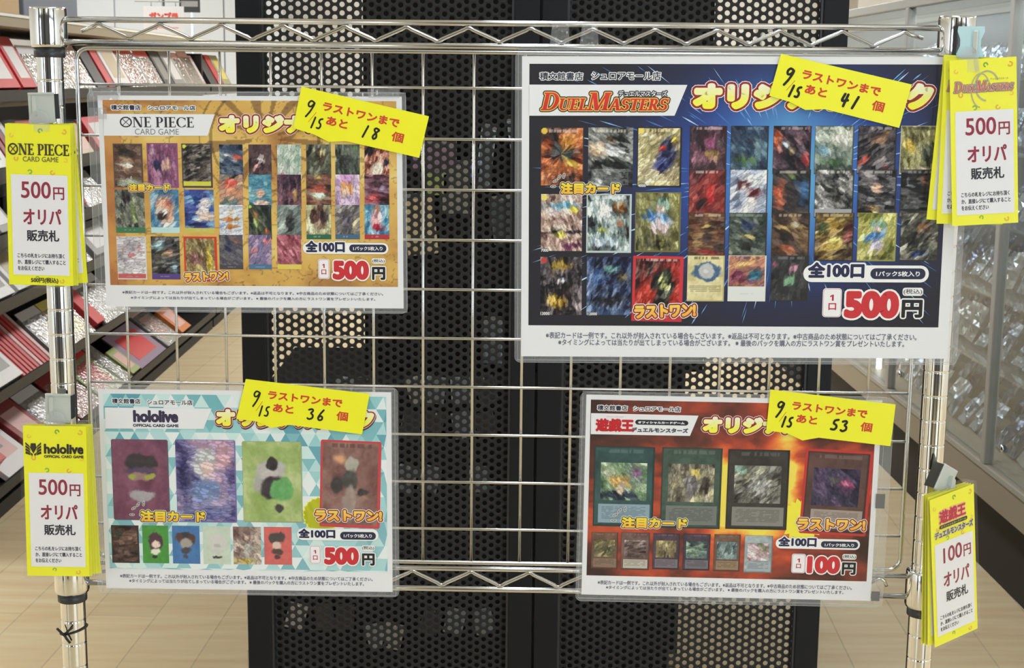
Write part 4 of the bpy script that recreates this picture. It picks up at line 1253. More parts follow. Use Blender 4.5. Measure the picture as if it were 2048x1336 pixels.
P.price((1551.7, 1075.6, 1719, 1099.7), (1557, 1072, 1632.5, 1093.5), (1642, 1081.7, 1715.4, 1096.2), (1649.5, 1085.6, 1707.6, 1093.8), (1585, 1108, 1608.7, 1144.8), (1594.4, 1116.4, 1599.4, 1124.4), (1592, 1127, 1601.2, 1136.2), '100', (1614.5, 1111, 1679, 1147.6), (1684, 1124, 1710.4, 1149.4), (1686, 1109, 1711, 1117.4), .7)
P.notice((1195.6, 1160, 1703.3, 1180), (1212, 1170.5, 1686.6, 1188.5))
P.done()
POSTER_D = P
for (bx_) in ((1752, 987, 1768, 1016), (1743, 1182, 1758, 1201)):
    a, c, b, d_ = P.bx(bx_)
    MB().box(a, b, -.0018, -.0011, c, d_).obj('adhesive_square', M['grey'], P.root)


# ------------------------------------------------------------------ yellow remaining-count notes
def hand(ink, s, x0, z0, x1, z1, w, layer=3):
    n = len(s)
    cw = (x1-x0)/n
    for i, ch in enumerate(s):
        for st in HAND[ch]:
            p = np.array(st)
            d = 4
            t = np.linspace(0, len(p)-1, (len(p)-1)*d+1)
            q = np.column_stack([np.interp(t, np.arange(len(p)), p[:, 0]), np.interp(t, np.arange(len(p)), p[:, 1])])
            for _ in range(3): q[1:-1] = (q[:-2]+2*q[1:-1]+q[2:])/4
            pts = np.column_stack([x0+(i+q[:, 0]*.86)*cw, z0+q[:, 1]*(z1-z0)])
            ink.line(pts, w, (30, 28, 26), layer, 8)


def note(label, corners, count, jig, out=.0098):
    c = [np.array(on_rack(*p, out)) for p in corners]
    TL, TR = c[0], c[1]
    phi = math.atan2(TR[1]-TL[1], TR[0]-TL[0])
    wd = float(np.hypot(*(TR-TL)))
    ex, ez = np.array([math.cos(phi), math.sin(phi)]), np.array([-math.sin(phi), math.cos(phi)])
    root = empty('count_note', label, 'note', R(TL[0], TL[1], out), (0, 0, 0), 'yellow notes taped to the posters')
    root.rotation_euler = (Matrix.Rotation(-RA, 3, 'Z') @ Matrix.Rotation(-phi, 3, 'Y')).to_euler()
    loc = [((p-TL)@ex, (p-TL)@ez) for p in c]
    m = MB().prism(loc, 0, .0003)
    m.obj('paper', M['yellow'], root)
    k = Ink()
    rd = (190, 62, 48)
    q = lambda a, b, c_, d: (a*wd, -d*wd, c_*wd, -b*wd)
    k.text('ラストワンまで', q(.19, .072, .79, .140), rd, 2, bold=.0004)
    k.text('あと', q(.239, .172, .405, .240), rd, 2, bold=.0004)
    k.text('個', q(.752, .172, .846, .248), rd, 2, bold=.00032)
    k.line([(.150*wd, -.167*wd), (.106*wd, -.250*wd)], .00022, rd, 2)
    k.obj('printed_lettering', root)
    h = Ink()
    hand(h, '9', .062*wd, -.215*wd, .15*wd, -.085*wd, .00085+jig)
    hand(h, '15', .122*wd, -.288*wd, .222*wd, -.205*wd, .00085+jig)
    h.obj('handwritten_date', root)
    h = Ink()
    hand(h, count, .515*wd, -.268*wd, .672*wd, -.178*wd, .00095+jig)
    h.obj('handwritten_count', root)


note('yellow note reading 18 left, stuck over the treasure-map poster', ((603, 173), (858, 232.6), (838.4, 315.7), (691, 282), (657.8, 283.9), (627.4, 268.6), (585.8, 256.2)), '18', 0)
note('yellow note reading 36 left, stuck over the teal triangle poster', ((491.5, 758), (739.4, 787.7), (724, 868.9), (579.6, 849.7), (542.7, 856), (511.3, 842.5), (472.7, 838)), '36', 0)
note('yellow note reading 41 left, stuck over the large dark blue poster', ((1562.4, 107.4), (1823.7, 169), (1798.3, 255.8), (1650, 218.4), (1610.7, 220), (1579, 203.6), (1538.7, 191.4)), '41', .0003, .0220)
note('yellow note reading 53 left, stuck over the flame poster', ((1541, 779), (1791.4, 809), (1781, 892.5), (1637.4, 875.4), (1605, 881), (1572.5, 866), (1532.6, 861)), '53', .0002)


# ------------------------------------------------------------------ hanging price tags
def emblem():
    """a winged shield crest"""
    P_ = [[(-.18, .42), (.18, .42), (.24, .1), (0, -.3), (-.24, .1)]]
    for sgn in (-1, 1):
        for k in range(4):
            a = .28-k*.16
            P_.append([(sgn*.30, a-.02), (sgn*.58, a+.22-k*.05), (sgn*.60, a+.08-k*.06), (sgn*.2, a-.22)])
        P_.append([(sgn*.04, -.32), (sgn*.3, -.2), (sgn*.1, -.5)])
    return poly_shapes([[(sg*x, z) for x, z in p] for p in P_ for sg in (1,)])


def tag_print(logo, price, k, full=True, foot=False):
    """ink of a tag 63 x 158 mm, origin top left"""
    mm = .001
    q = lambda x0, y0, x1, y1: (x0*mm, -y1*mm, x1*mm, -y0*mm)
    for (x, y, r, c) in ((34, 6, 2.6, (108, 160, 70)), (57, 6.5, 2.8, (214, 168, 60)), (6, 11, 2.4, (222, 190, 66)), (10, 33.5, 2.6, (216, 160, 70)), (58, 34, 2.4, (224, 192, 70)), (45, 46.5, 2.6, (214, 166, 70)), (23, 46, 2.6, (126, 176, 70)), (28, 151, 2.2, (126, 170, 70)), (52, 153.5, 2.6, (214, 170, 70))):
        t = np.radians(np.linspace(40, 320, 14)+x*9)
        k.line(np.column_stack([(x+np.cos(t)*r*.7)*mm, (-y+np.sin(t)*r*.7)*mm]), r*.26*mm, c, 2, 0)
    k.rect(4.5*mm, -148*mm, 59.5*mm, -49*mm, (214, 214, 218), 3)
    if logo == 'pirate':
        k.shape(serif_word('@NE PIECE'), q(2.2, 18.5, 61.5, 30), (60, 54, 40), 4, bold=.0002)
        k.text('CARD GAME', q(16.5, 31.2, 51, 36.2), (92, 86, 60), 4, bold=.00006)
    elif logo == 'crest':
        k.shape(emblem(), q(2, 17, 18, 32), (44, 40, 32), 4)
        k.text('hololive', q(20.5, 18.5, 60, 29), (38, 34, 34), 4, bold=.0006)
        k.text('OFFICIAL CARD GAME', q(20.5, 30.2, 60, 33.2), (48, 44, 36), 4, bold=.00018)
    elif logo == 'duel':
        for (a, b, c_, d, w_) in ((24, 12, 46, 40, .8), (20, 14, 38, 46, .6)):
            t = np.linspace(.4, 4.6, 18)
            k.line(np.column_stack([((a+c_)/2+np.cos(t)*(c_-a)/2)*mm, (-(b+d)/2+np.sin(t)*(d-b)/2)*mm]), w_*mm, (166, 164, 130), 4, 0)
        k.shape(serif_word('DUELMASTERS', {1, 2, 3, 5, 6, 7, 8, 9, 10}), q(3.5, 21, 60, 31), (184, 96, 84), 7, bold=.0001, italic=.2, outlines=((.0008, (100, 92, 100), 5), (.0003, (206, 190, 170), 6)))
        k.text('デュエルマスターズ', q(38, 18.5, 55, 20.6), (110, 104, 90), 5, res=2)
    else:
        k.text('遊戯王', q(12, 15, 50, 29), (170, 34, 56), 6, bold=.0006, outlines=((.0008, (228, 150, 150), 5),))
        k.rrect(.012, -.0345, .052, -.0305, .0018, (44, 40, 40), 5)
        k.text('オフィシャルカードゲーム', q(14, 31.3, 50, 33.8), (224, 214, 120), 6, res=2)
        k.text('デュエルモンスターズ', q(5, 36, 60, 43.5), (72, 66, 90), 6, bold=.0003, outlines=((.0006, (196, 192, 170), 5),))
    WINE = (136, 42, 62)
    if full:
        k.text(price, q(14 if price != '100' else 16, 55.5, 43, 72), WINE, 5, bold=.00032, res=4)
        k.text('円', q(45.2, 60.6, 56, 73), WINE, 5, bold=.00025)
        k.text('オリパ', q(15.5, 82, 52.8, 98), WINE, 5, bold=.00045)
        k.text('販売札', q(18.5, 103, 50.2, 114.4), (40, 40, 48), 5, bold=.0003)
    for t_, y0, x1 in (('こちらの札をレジにお持ち頂く', 126.3, 55), ('か、直接レジにて購入すること', 132.7, 56), ('をお伝えください', 139, 35)):
        k.text(t_, q(9, y0, x1, y0+4.6), (52, 52, 60), 5, bold=.0001)
    if foot: k.text('500円(税込)', q(21.5, 150.3, 48.5, 156.3), (70, 62, 34), 5, bold=.0002)


_tagmesh = {}


def price_tag(label, group, logo, price, loc, rot, foot=False):
    """origin at the middle of the tag's top edge"""
    root = empty('price_tag', label, 'price tag', loc, rot, group)
    key = (logo, price, foot)
    if key not in _tagmesh:
        a = MB().box(0, .063, 0, .0003, -.158, 0).mesh('sheet', M['yellow'])
        k = Ink()
        tag_print(logo, price, k, True, foot)
        b = k.obj('printed_face', None)
        c = MB().prism(rounded(-.0035, -.1615, .0665, .0035, .004, 4), -.0009, .0009).mesh('sleeve', clear('tag_sleeve_film', .010, .07, boost=1.0))
        _tagmesh[key] = (a, b.data, c)
        bpy.data.objects.remove(b)
    for n_, me in zip(('sheet', 'printed_face', 'laminate_sleeve'), _tagmesh[key]): obj(n_, me, root, (-.0315, 0, 0))
    return root


def rk(yaw=0.0, roll=0.0, pitch=0.0):
    return (Matrix.Rotation(-RA+yaw, 3, 'Z') @ Matrix.Rotation(pitch, 3, 'X') @ Matrix.Rotation(-roll, 3, 'Y')).to_euler()


# serif logo bundle on the left post
ORD = ('second', 'third', 'fourth', 'fifth', 'sixth')
u, z = on_rack(75, 249, .03)
price_tag('front 500 yen price tag with dark serif logo, hanging high on the left post', 'upper left price tags', 'pirate', '500', R(u, z, .030), rk(.05, -.02), True)
for i, (du, dz, ro) in enumerate(((.0010, .0006, -.016), (.0014, -.0006, -.008), (.0016, .0, .045))):
    price_tag('%s price tag behind the front serif logo tag on the left post' % ORD[i], 'upper left price tags', 'pirate', '500', R(u+du, z+dz, .0272-i*.0028), rk(.05, ro), True)
u, z = on_rack(110, 851, .03)
price_tag('front 500 yen price tag with a black winged crest, hanging low on the left post', 'lower left price tags', 'crest', '500', R(u, z, .032), rk(.06, -.016))
for i, (du, dz, ro) in enumerate(((.0012, -.0005, -.010), (.002, .0006, -.004), (.0028, 0, .006), (.0036, -.0008, .016))):
    price_tag('%s price tag behind the front winged crest tag on the left post' % ORD[i], 'lower left price tags', 'crest', '500', R(u+du, z+dz, .0295-i*.0025), rk(.06, ro))
u, z = on_rack(1955, 117, .03)
price_tag('front 500 yen price tag with red italic logo, high on the right post', 'upper right price tags', 'duel', '500', R(u+.004, z, .034), rk(-.02, .07, -.03))
for i, (du, dz, ro) in enumerate(((.0006, .0, .006), (.0004, .0018, -.050))):
    price_tag(('middle price tag of the red italic logo bundle, left edge showing', 'rearmost price tag of the red italic logo bundle, fanned out furthest left')[i], 'upper right price tags', 'duel', '500', R(u+du, z+dz, .0305-i*.003), rk(-.06, ro, -.02))
u, z = on_rack(1904, 984, .045)
price_tag('front 100 yen price tag with red brush logo, turned sideways on the right post', 'lower right price tags', 'brush', '100', R(u, z, .045), rk(.58, .13))
for i, (yw, ro) in enumerate(((.60, .085), (.61, .075), (.62, .065))):
    price_tag('%s price tag behind the front red brush logo tag, seen edge-on' % ORD[i], 'lower right price tags', 'brush', '100', R(u-.0016*(i+1), z+.001, .045-.0030*(i+1)), rk(yw, ro))


# ------------------------------------------------------------------ clips that carry the tags
def flat_clip(label, px, py, yaw=0.0, roll=0.0, out=.026, m='clip'):
    u, z = on_rack(px, py, out)
    root = empty('tag_clip', label, 'clip', R(u, z, out), rk(yaw, roll), 'clips holding the price tags')
    b = MB()
    b.prism(rounded(-.0128, -.016, .0128, .0135, .002, 3), 0, .0022)
    b.box(-.0128, .0128, -.0012, .0022, .0115, .0135, 0, .0004)
    b.obj('plate', M[m], root)
    MB().prism(rounded(-.0085, -.009, -.0045, .0105, .0019, 4), -.0024, .0).obj('tongue', M['clip'], root)
    b = MB()
    t = [(math.cos(a)*.0100-.002, math.sin(a)*.0100-.0135) for a in np.linspace(0, math.pi, 12)]
    b.prism(t+[(-.012, -.024), (.008, -.024)], -.0042, -.0024)
    b.obj('jaw', M['clipclear'], root)
    MB().box(.0128, .0142, .0004, .010, -.012, .012).obj('grip_pad', M['ringblack'], root)
    return root


flat_clip('grey plastic clip with a keyhole slot, high on the left post', 83, 213, 0, .02)
flat_clip('grey plastic clip halfway down the left post', 116, 814, 0, -.02)
# hourglass clip, upper right
u, z = on_rack(1941, 88, .03)
root = empty('tag_clip', 'pale blue hourglass-shaped clip on the upper right collar', 'clip', R(u, z, .030), rk(-.25, 0), 'clips holding the price tags')
hg = [(-.012, .0165), (.012, .0165), (.0125, .012), (.0095, .004), (.0095, -.002), (.0125, -.009), (.012, -.0125), (-.012, -.0125), (-.0125, -.009), (-.0095, -.002), (-.0095, .004), (-.0125, .012)]
MB().prism(hg, 0, .0024).obj('plate', mat('pale_blue_plastic', (176, 206, 214), .2, spec=.6), root)
MB().box(.002, .0065, -.003, 0, -.0085, .0125, 0, .001).obj('tongue', M['clip'], root)
b = MB()
t = [(math.cos(a)*.0085-.001, math.sin(a)*.0085-.011) for a in np.linspace(0, math.pi, 12)]
b.prism(t+[(-.011, -.026), (.010, -.026)], -.0046, -.003)
b.obj('jaw', M['clipclear'], root)
MB().box(-.0165, -.0128, .001, .014, -.0125, .0165).obj('grip_pad', M['ringblack'], root)
# tilted clip, lower right
u, z = on_rack(1893, 960, .036)
root = empty('tag_clip', 'grey clip jutting out at a tilt, low on the right post', 'clip', R(u, z, .036), rk(.55, -.5), 'clips holding the price tags')
MB().box(-.011, .011, 0, .004, -.014, .014, 0, .0012).obj('plate', M['clip'], root)
MB().box(-.0125, -.0112, .001, .013, -.0135, .0125).obj('grip_pad', M['ringblack'], root)
MB().prism([(.002, .006), (.008, .004), (.016, -.012), (.010, -.016)], -.004, 0).obj('tongue', M['clip'], root)
b = MB()
t = [(math.cos(a)*.009+.012, math.sin(a)*.009-.010) for a in np.linspace(0, math.pi, 12)]
b.prism(t+[(.003, -.02), (.021, -.02)], -.003, .002)
b.obj('jaw', M['clipclear'], root)

# ------------------------------------------------------------------ small fixings on the rack
for lab, x0, x1, y0, y1, ro in (('wide strip of clear tape wrapped over the upper rails, left of a crinkled strip', 1103, 1138, 44, 92, .02), ('narrow crinkled strip of clear tape wrapped over the upper rails', 1163, 1196, 44, 92, -.02)):
    (a, b_), (c, d_) = on_rack(x0, y0, .008), on_rack(x1, y1, .008)
    o = MB().prism([(a+.001, b_), (c-.001, b_-.0002), (c+.0006, d_), (a-.0015, d_+.0004)], 0, .0002).obj('clear_tape', M['tape'], None, R(0, 0, .0085), RROT)
    tag(o, lab, 'tape', 'tape strips on the rack')
for lab, x0, x1, y0, y1 in (('crinkled clear tape at the top left corner of the treasure-map poster', 176, 240, 174, 200), ('clear tape over the left edge of the treasure-map poster', 178, 215, 216, 238), ('clear tape at the top right corner of the treasure-map poster', 735, 800, 178, 196)):
    (a, b_), (c, d_) = on_rack(x0, y0, .008), on_rack(x1, y1, .008)
    o = MB().prism([(a, b_), (c, b_+.0006), (c-.0006, d_), (a+.0008, d_-.0004)], 0, .0002).obj('clear_tape', M['tape'], None, R(0, 0, .0085), RROT)
    tag(o, lab, 'tape', 'tape strips on the rack')
u, z = on_rack(140, 1258)
tie = MB()
tie.tube([(U_L+.0138*math.sin(a), -.0138*math.cos(a), z+.0035*math.sin(a)) for a in np.linspace(0, 2*math.pi, 24, endpoint=False)], .0010, 6, closed=True)
tie.tube([(U_L-.006, -.0142, z+.001), (U_L-.003, -.0165, z-.004), (U_L+.001, -.0165, z-.009)], .0013, 6)
tie.tube([(U_L-.006, -.0142, z-.001), (U_L-.001, -.0165, z+.004), (U_L+.004, -.0155, z+.008)], .0013, 6)
tie.tube([(U_L-.004, -.0148, z-.003), (U_L-.009, -.016, z+.003), (U_L-.013, -.0145, z+.006)], .0013, 6)
o = tie.obj('twist_tie', M['tieblack'], None, R(0, 0), RROT)
tag(o, 'black twisted wire tie round the foot of the left post', 'wire tie')

# ------------------------------------------------------------------ perforated steel screens behind the rack
YP = 2.55
PITCH_, HOLE = .01435, .00455


def perforated(x0, x1, z0, z1):
    cs = PITCH_*math.sqrt(3)/2
    nc, nr = int((x1-x0)/cs)+2, int((z1-z0)/PITCH_)+2
    ci, ri = np.meshgrid(np.arange(nc), np.arange(nr), indexing='ij')
    X = (x0+ci*cs).ravel()
    Z = (z0+(ri+.5*(ci % 2))*PITCH_).ravel()
    a = np.arange(12)*math.pi/6
    ro = np.where(np.arange(12) % 2 == 0, PITCH_/math.sqrt(3), PITCH_/2)
    inn = np.column_stack([np.cos(a), np.sin(a)])*HOLE
    out = np.column_stack([np.cos(a), np.sin(a)])*ro[:, None]
    t = .0012
    n = len(X)
    V = np.zeros((n, 4, 12, 3))
    for j, (ring, y) in enumerate(((inn, 0), (out, 0), (inn, t), (out, t))):
        V[:, j, :, 0] = X[:, None]+ring[None, :, 0]
        V[:, j, :, 1] = y
        V[:, j, :, 2] = Z[:, None]+ring[None, :, 1]
    k = np.arange(12)
    k2 = (k+1) % 12
    q = np.concatenate([np.stack([k, k+12, k2+12, k2], 1), np.stack([24+k2, 24+k2+12, 24+k+12, 24+k], 1), np.stack([k2, k2+24, k+24, k], 1)])
    Q = (np.arange(n)[:, None, None]*48+q[None]).reshape(-1)
    me = bpy.data.meshes.new('perforated_sheet')
    me.vertices.add(n*48)
    me.vertices.foreach_set('co', V.astype(np.float32).ravel())
    me.loops.add(len(Q))
    me.loops.foreach_set('vertex_index', Q.astype(np.int32))
    me.polygons.add(len(Q)//4)
    me.polygons.foreach_set('loop_start', np.arange(0, len(Q), 4, dtype=np.int32))
    me.polygons.foreach_set('loop_total', np.full(len(Q)//4, 4, np.int32))
    me.update(calc_edges=True)
    me.materials.append(M['sheet'])
    return me


def screen(label, xa, xb):
    w = xb-xa
    root = empty('perforated_screen', label, 'screen', (xa, YP, 0), (0, 0, 0), 'black perforated screens')
    fw = .043
    me = perforated(.030, w-.030, .30, 1.80)
    obj('perforated_sheet', me, root, (0, .016, 0))
    b = MB()
    b.box(0, fw, 0, .03, .03, 1.95, 0, .002).box(w-fw, w, 0, .03, .03, 1.95, 0, .002)
    b.box(fw, w-fw, 0, .03, 1.78, 1.95).box(fw, w-fw, 0, .03, .03, .33)
    b.obj('frame', M['panel'], root)
    b = MB()
    b.box(fw, fw+.004, .004, .016, .33, 1.78).box(w-fw-.004, w-fw, .004, .016, .33, 1.78)
    b.obj('inner_lip', M['ringblack'], root)
    for x in (.02, w-.08):
        MB().box(x, x+.06, -.12, .16, 0, .03, 0, .003).obj('foot', M['panel'], root)


screen('tall black perforated steel screen behind the left half of the rack', -.4365, .0785)
screen('tall black perforated steel screen behind the right half of the rack', .0825, .6030)

# ------------------------------------------------------------------ sloping-shelf unit on the left
XF = -1.65
EDGE = [1.435, 1.174, .953, .733, .434, .115]
LEAN = [29, 32, 38, 42, 46, 52]


def shelving(label, y0, L_U):
    unit = empty('shelf_unit', label, 'shelving', (XF, y0, 0))
    MB().box(-.62, -.58, 0, L_U, 0, 1.62).obj('back_panel', M['black'], unit)
    MB().box(-.58, -.02, 0, L_U, 0, .05).obj('plinth', M['dark'], unit)
    MB().box(-.60, -.05, -.03, 0, 0, 1.62).obj('end_panel', M['black'], unit)
    for k, e in enumerate(EDGE):
        MB().box(-.58, -.006, 0, L_U, e-.03, e-.012).box(-.006, 0, 0, L_U, e-.032, e+.006).obj('tray', M['black'], unit)
        MB().box(-.56, -.03, .01, L_U-.01, e-.052, e-.031).obj('tray_board', M['tan'] if k == 0 else M['black'], unit)
    MB().prism([(0, 1.655), (0, 1.70), (-.60, 1.70), (-.60, 1.655)], 0, L_U).obj('top_board', mat('beige_top_board', (150, 138, 116), .6), unit)
    MB().box(-.002, .004, 0, L_U, 1.688, 1.697).obj('edge_strip', mat('white_edge_strip', (226, 222, 214), .4), unit)


shelving('long black shelving unit with trays of boxed goods along the left aisle', 4.4, 4.35)
shelving('farther black shelving unit beyond the long one on the left', 8.79, 1.6)


def ypix(x): return -XF*F_PX/(986.0-x)


COLN = {'red': (186, 52, 54), 'white': (206, 202, 200), 'grey': (128, 126, 122), 'silver': (196, 196, 198), 'beige': (184, 168, 138), 'black': (46, 44, 46), 'pink': (200, 158, 152), 'green': (140, 150, 92), 'purple': (128, 108, 128), 'yellow': (206, 190, 96), 'dark red': (132, 40, 42), 'orange': (190, 110, 60), 'olive': (150, 146, 110), 'blue': (70, 100, 160), 'slate': (74, 80, 84)}
ORDN = ['top', 'second', 'third', 'fourth', 'fifth', 'bottom']
_seen = {}


def good(row, xa, xb, col, kind='box', panel=None, pcol2=None, length=.16, thick=.035, lift=0.0):
    ya, yb = ypix(xa), ypix(xb)
    length = min(length, (.205, .20, .18, .20, .27, .34)[row])
    w = (yb-ya)-.008
    th = math.radians(LEAN[row])
    names = {'box': 'goods_box', 'pack': 'clear_goods_pack', 'card': 'flat_carton'}
    nice = {'box': 'box', 'pack': 'clear plastic pack', 'card': 'slim carton'}[kind]
    desc = '%s %s' % (col, nice) + (' with a %s label' % panel if panel else '')
    base = '%s, %s left tray' % (desc, ORDN[row])
    _seen[base] = _seen.get(base, 0)+1
    n = _seen[base]
    lab = base if n == 1 else '%s, %s from the near end' % (base, ('', '', 'second', 'third', 'fourth', 'fifth', 'sixth', 'seventh', 'eighth', 'ninth', 'tenth', 'eleventh', 'twelfth')[n])
    root = empty(names[kind], lab, 'box' if kind != 'pack' else 'pack', (XF-.010, ya+.004, EDGE[row]-.0105+lift+math.sin(th)*{'box': thick, 'pack': .0175, 'card': .010}[kind]), (0, 0, 0), 'goods on the left shelving')
    root.rotation_euler = (0, -th, 0)
    # local: z runs up the lean, x is the face side, y along the shelf
    m = M['bag'] if kind == 'pack' and col == 'silver' else pmat(COLN[col], .18 if kind == 'pack' else .4)
    t = thick if kind == 'box' else (.016 if kind == 'pack' else .010)
    MB().box(-t, 0, 0, w, 0, length, 0, .002).obj('body', m, root)
    if panel:
        MB().box(0, .0012, w*.16, w*.84, length*.18, length*.80).obj('front_label', pmat(COLN[panel], .35), root)
        if pcol2:
            MB().box(.0012, .0022, w*.3, w*.62, length*.3, length*.66, 0, .0004).obj('label_picture', pmat(COLN[pcol2], .4), root)
    if kind == 'pack':
        MB().box(.0, .002, .002, w-.002, length*.9, length+.02).obj('header_card', pmat(COLN[panel or 'red'], .3), root)
        MB().prism([(-t-.001, -.001), (.0035, -.001), (.004, length*.9), (-t-.001, length*.9)], .001, w-.001).obj('wrap', M['tape'], root)
    return root


# top tray, near end to far end
good(0, -34, 18, 'red', panel='white', pcol2='grey', length=.17, thick=.05)
good(0, 20, 66, 'red', panel='white', length=.19, thick=.05)
good(0, 70, 98, 'red', panel='white', length=.21, thick=.05)
good(0, 102, 140, 'silver', 'pack', 'white', length=.17)
good(0, 143, 172, 'silver', 'pack', 'grey', length=.15)
good(0, 174, 212, 'beige', 'pack', 'pink', length=.24)
good(0, 215, 234, 'black', length=.22)
good(0, 237, 249, 'red', length=.27, thick=.04)
good(0, 250, 281, 'white', panel='beige', length=.27, thick=.05)
good(0, 284, 318, 'pink', 'pack', 'red', length=.20)
good(0, 320, 346, 'white', 'pack', 'red', length=.19)
good(0, 348, 366, 'black', panel='grey', length=.26)
good(0, 368, 388, 'grey', panel='white', length=.27)
good(0, 389, 401, 'white', 'pack', 'pink', length=.19)
good(0, 403, 422, 'pink', 'pack', 'pink', length=.23)
good(0, 423, 429, 'pink', 'card', 'white', length=.23)
good(0, 436, 449, 'black', length=.22)
good(0, 452, 460, 'red', length=.28)
good(0, 461, 476, 'olive', panel='yellow', length=.28)
# second tray
good(1, -30, 8, 'grey', panel='white', length=.17)
good(1, 10, 32, 'white', panel='grey', length=.16)
for i in range(4): good(1, 34+i*11, 43+i*11, ('white', 'dark red', 'dark red', 'white')[i], 'card', length=.19)
good(1, 96, 128, 'red', panel='white', length=.17)
good(1, 134, 152, 'pink', 'pack', 'red', length=.17)
good(1, 154, 176, 'beige', 'card', 'white', length=.15)
good(1, 178, 206, 'beige', 'card', 'pink', length=.15)
good(1, 215, 260, 'red', panel='white', length=.16)
# third tray
good(2, -40, 10, 'white', panel='grey', length=.16)
good(2, 14, 46, 'grey', panel='white', length=.16)
good(2, 110, 145, 'dark red', length=.15)
good(2, 152, 186, 'red', panel='white', length=.15, thick=.06)
good(2, 190, 230, 'white', 'pack', 'grey', length=.15)
# fourth tray
good(3, -60, -10, 'white', panel='grey', pcol2='black', length=.24)
good(3, -6, 36, 'white', panel='grey', pcol2='black', length=.24)
good(3, 42, 84, 'white', panel='beige', length=.2)
good(3, 90, 128, 'grey', panel='white', length=.18)
good(3, 150, 192, 'white', 'pack', 'red', length=.16)
good(3, 200, 250, 'grey', panel='white', length=.16)
# fifth tray
good(4, -60, -8, 'white', panel='grey', length=.24)
good(4, -5, 44, 'white', panel='grey', pcol2='black', length=.26)
for i in range(9): good(4, 46+i*7, 52+i*7, 'red' if i not in (5, 8) else 'pink', 'card', length=.25)
good(4, 112, 150, 'silver', 'pack', 'white', length=.2)
good(4, 150, 192, 'beige', 'pack', 'yellow', length=.2)
good(4, 196, 213, 'red', length=.24, thick=.05)
good(4, 214, 262, 'silver', 'pack', 'white', length=.22)
good(4, 266, 300, 'pink', 'pack', 'red', length=.16)
good(4, 330, 356, 'silver', 'pack', 'grey', length=.2)
good(4, 362, 384, 'orange', 'box', 'white', length=.16)
# bottom tray
good(5, -60, 2, 'red', length=.2, thick=.12)
good(5, 4, 62, 'white', panel='pink', pcol2='grey', length=.34, thick=.02)
good(5, 66, 108, 'dark red', panel='pink', length=.24)
good(5, 112, 152, 'silver', 'pack', 'white', length=.22)
good(5, 156, 200, 'dark red', 'pack', 'dark red', length=.22)
good(5, 204, 246, 'green', 'pack', 'red', length=.24)
good(5, 247, 262, 'silver', 'pack', 'grey', length=.24)
good(5, 264, 280, 'green', 'box', 'pink', length=.16, thick=.03)
good(5, 283, 334, 'purple', 'card', 'red', length=.24)
good(5, 337, 362, 'silver', 'pack', 'pink', length=.26)
good(5, 366, 384, 'orange', 'box', 'pink', length=.18)

# goods standing on top of the left unit
for lab, x, y0, y1, z1, c in (('blue grey carton on top of the left shelving at its near end', -.40, .05, .62, .22, (128, 136, 160)), ('tan cardboard carton on top of the left shelving', -.38, .66, 1.0, .13, (182, 152, 110)), ('slate grey carton on top of the left shelving, behind a tan one', -.44, 1.05, 1.75, .30, (104, 112, 126))):
    r_ = empty('carton', lab, 'carton', (XF, 4.4+y0, 1.70), group='cartons on the left shelving')
    MB().box(x, -.04, 0, y1-y0, 0, z1, 0, .004).obj('body', pmat(c, .5), r_)
    MB().box(x+.14, x+.19, -.0005, y1-y0+.0005, z1-.03, z1+.0006).obj('packing_tape', pmat((168, 158, 138), .3), r_)

# ------------------------------------------------------------------ far wall things, upper left
for lab, xa, xb, h in (('wide white storage cabinet against the far wall on the left', -3.55, -2.75, 2.35), ('narrow white storage cabinet against the far wall, next to the hanging sign', -2.74, -1.75, 2.35)):
    r_ = empty('storage_cabinet', lab, 'cabinet', (xa, 12.6, 0), group='white storage cabinets at the back')
    w = xb-xa
    MB().box(0, w, 0, .6, 0, h, 0, .005).obj('body', pmat((176, 180, 185), .5), r_)
    for s in (0, 1):
        d_ = MB().box(w/2*s+.006, w/2*(s+1)-.006, -.02, 0, .08, h-.02, 0, .003).obj('door', pmat((182, 187, 192), .5), r_)
        MB().box(w/2+(-.05 if s == 0 else .03), w/2+(-.03 if s == 0 else .05), -.04, -.02, 1.0, 1.16).obj('handle', pmat((110, 112, 116), .3), d_)
# hanging sign
Ys = 8.6
a, c = at_depth(286, 12, Ys), at_depth(369, 72, Ys)
r_ = empty('hanging_sign', 'white hanging sign with red katakana lettering above the left shelving', 'sign', ((a.x+c.x)/2, Ys, c.z))
w, h = c.x-a.x, a.z-c.z
MB().box(-w/2, w/2, 0, .004, 0, h).obj('board', pmat((208, 206, 206), .5), r_)
k = Ink()
k.text('ガンプラ', (-w*.36, h*.50, w*.36, h*.80), (206, 84, 78), 3, bold=.004)
k.text('コーナー', (-w*.30, h*.2, w*.36, h*.34), (214, 130, 126), 3, bold=.002)
k.obj('lettering', r_)
MB().tube([(-w*.7, .002, h+.025), (w*.55, .002, h+.025)], .003, 6).tube([(-w*.3, .002, h), (-w*.3, .002, h+.025)], .003, 6).tube([(w*.3, .002, h), (w*.3, .002, h+.025)], .003, 6).tube([(-w*.1, .002, h+.025), (-w*.1, .002, 3.0-c.z)], .002, 6).obj('hanger', M['alu'], r_)
a, c = at_depth(358, -8, 9.2), at_depth(400, 25, 9.2)
r_ = empty('hanging_sign', 'small black hanging sign beside the white katakana sign', 'sign', (a.x, 9.2, c.z))
MB().box(0, c.x-a.x, 0, .01, 0, a.z-c.z).obj('board', pmat((52, 52, 52), .5), r_)
MB().tube([((c.x-a.x)/2, .005, a.z-c.z), ((c.x-a.x)/2, .005, 3.0-c.z)], .003, 6).obj('hanger', M['alu'], r_)
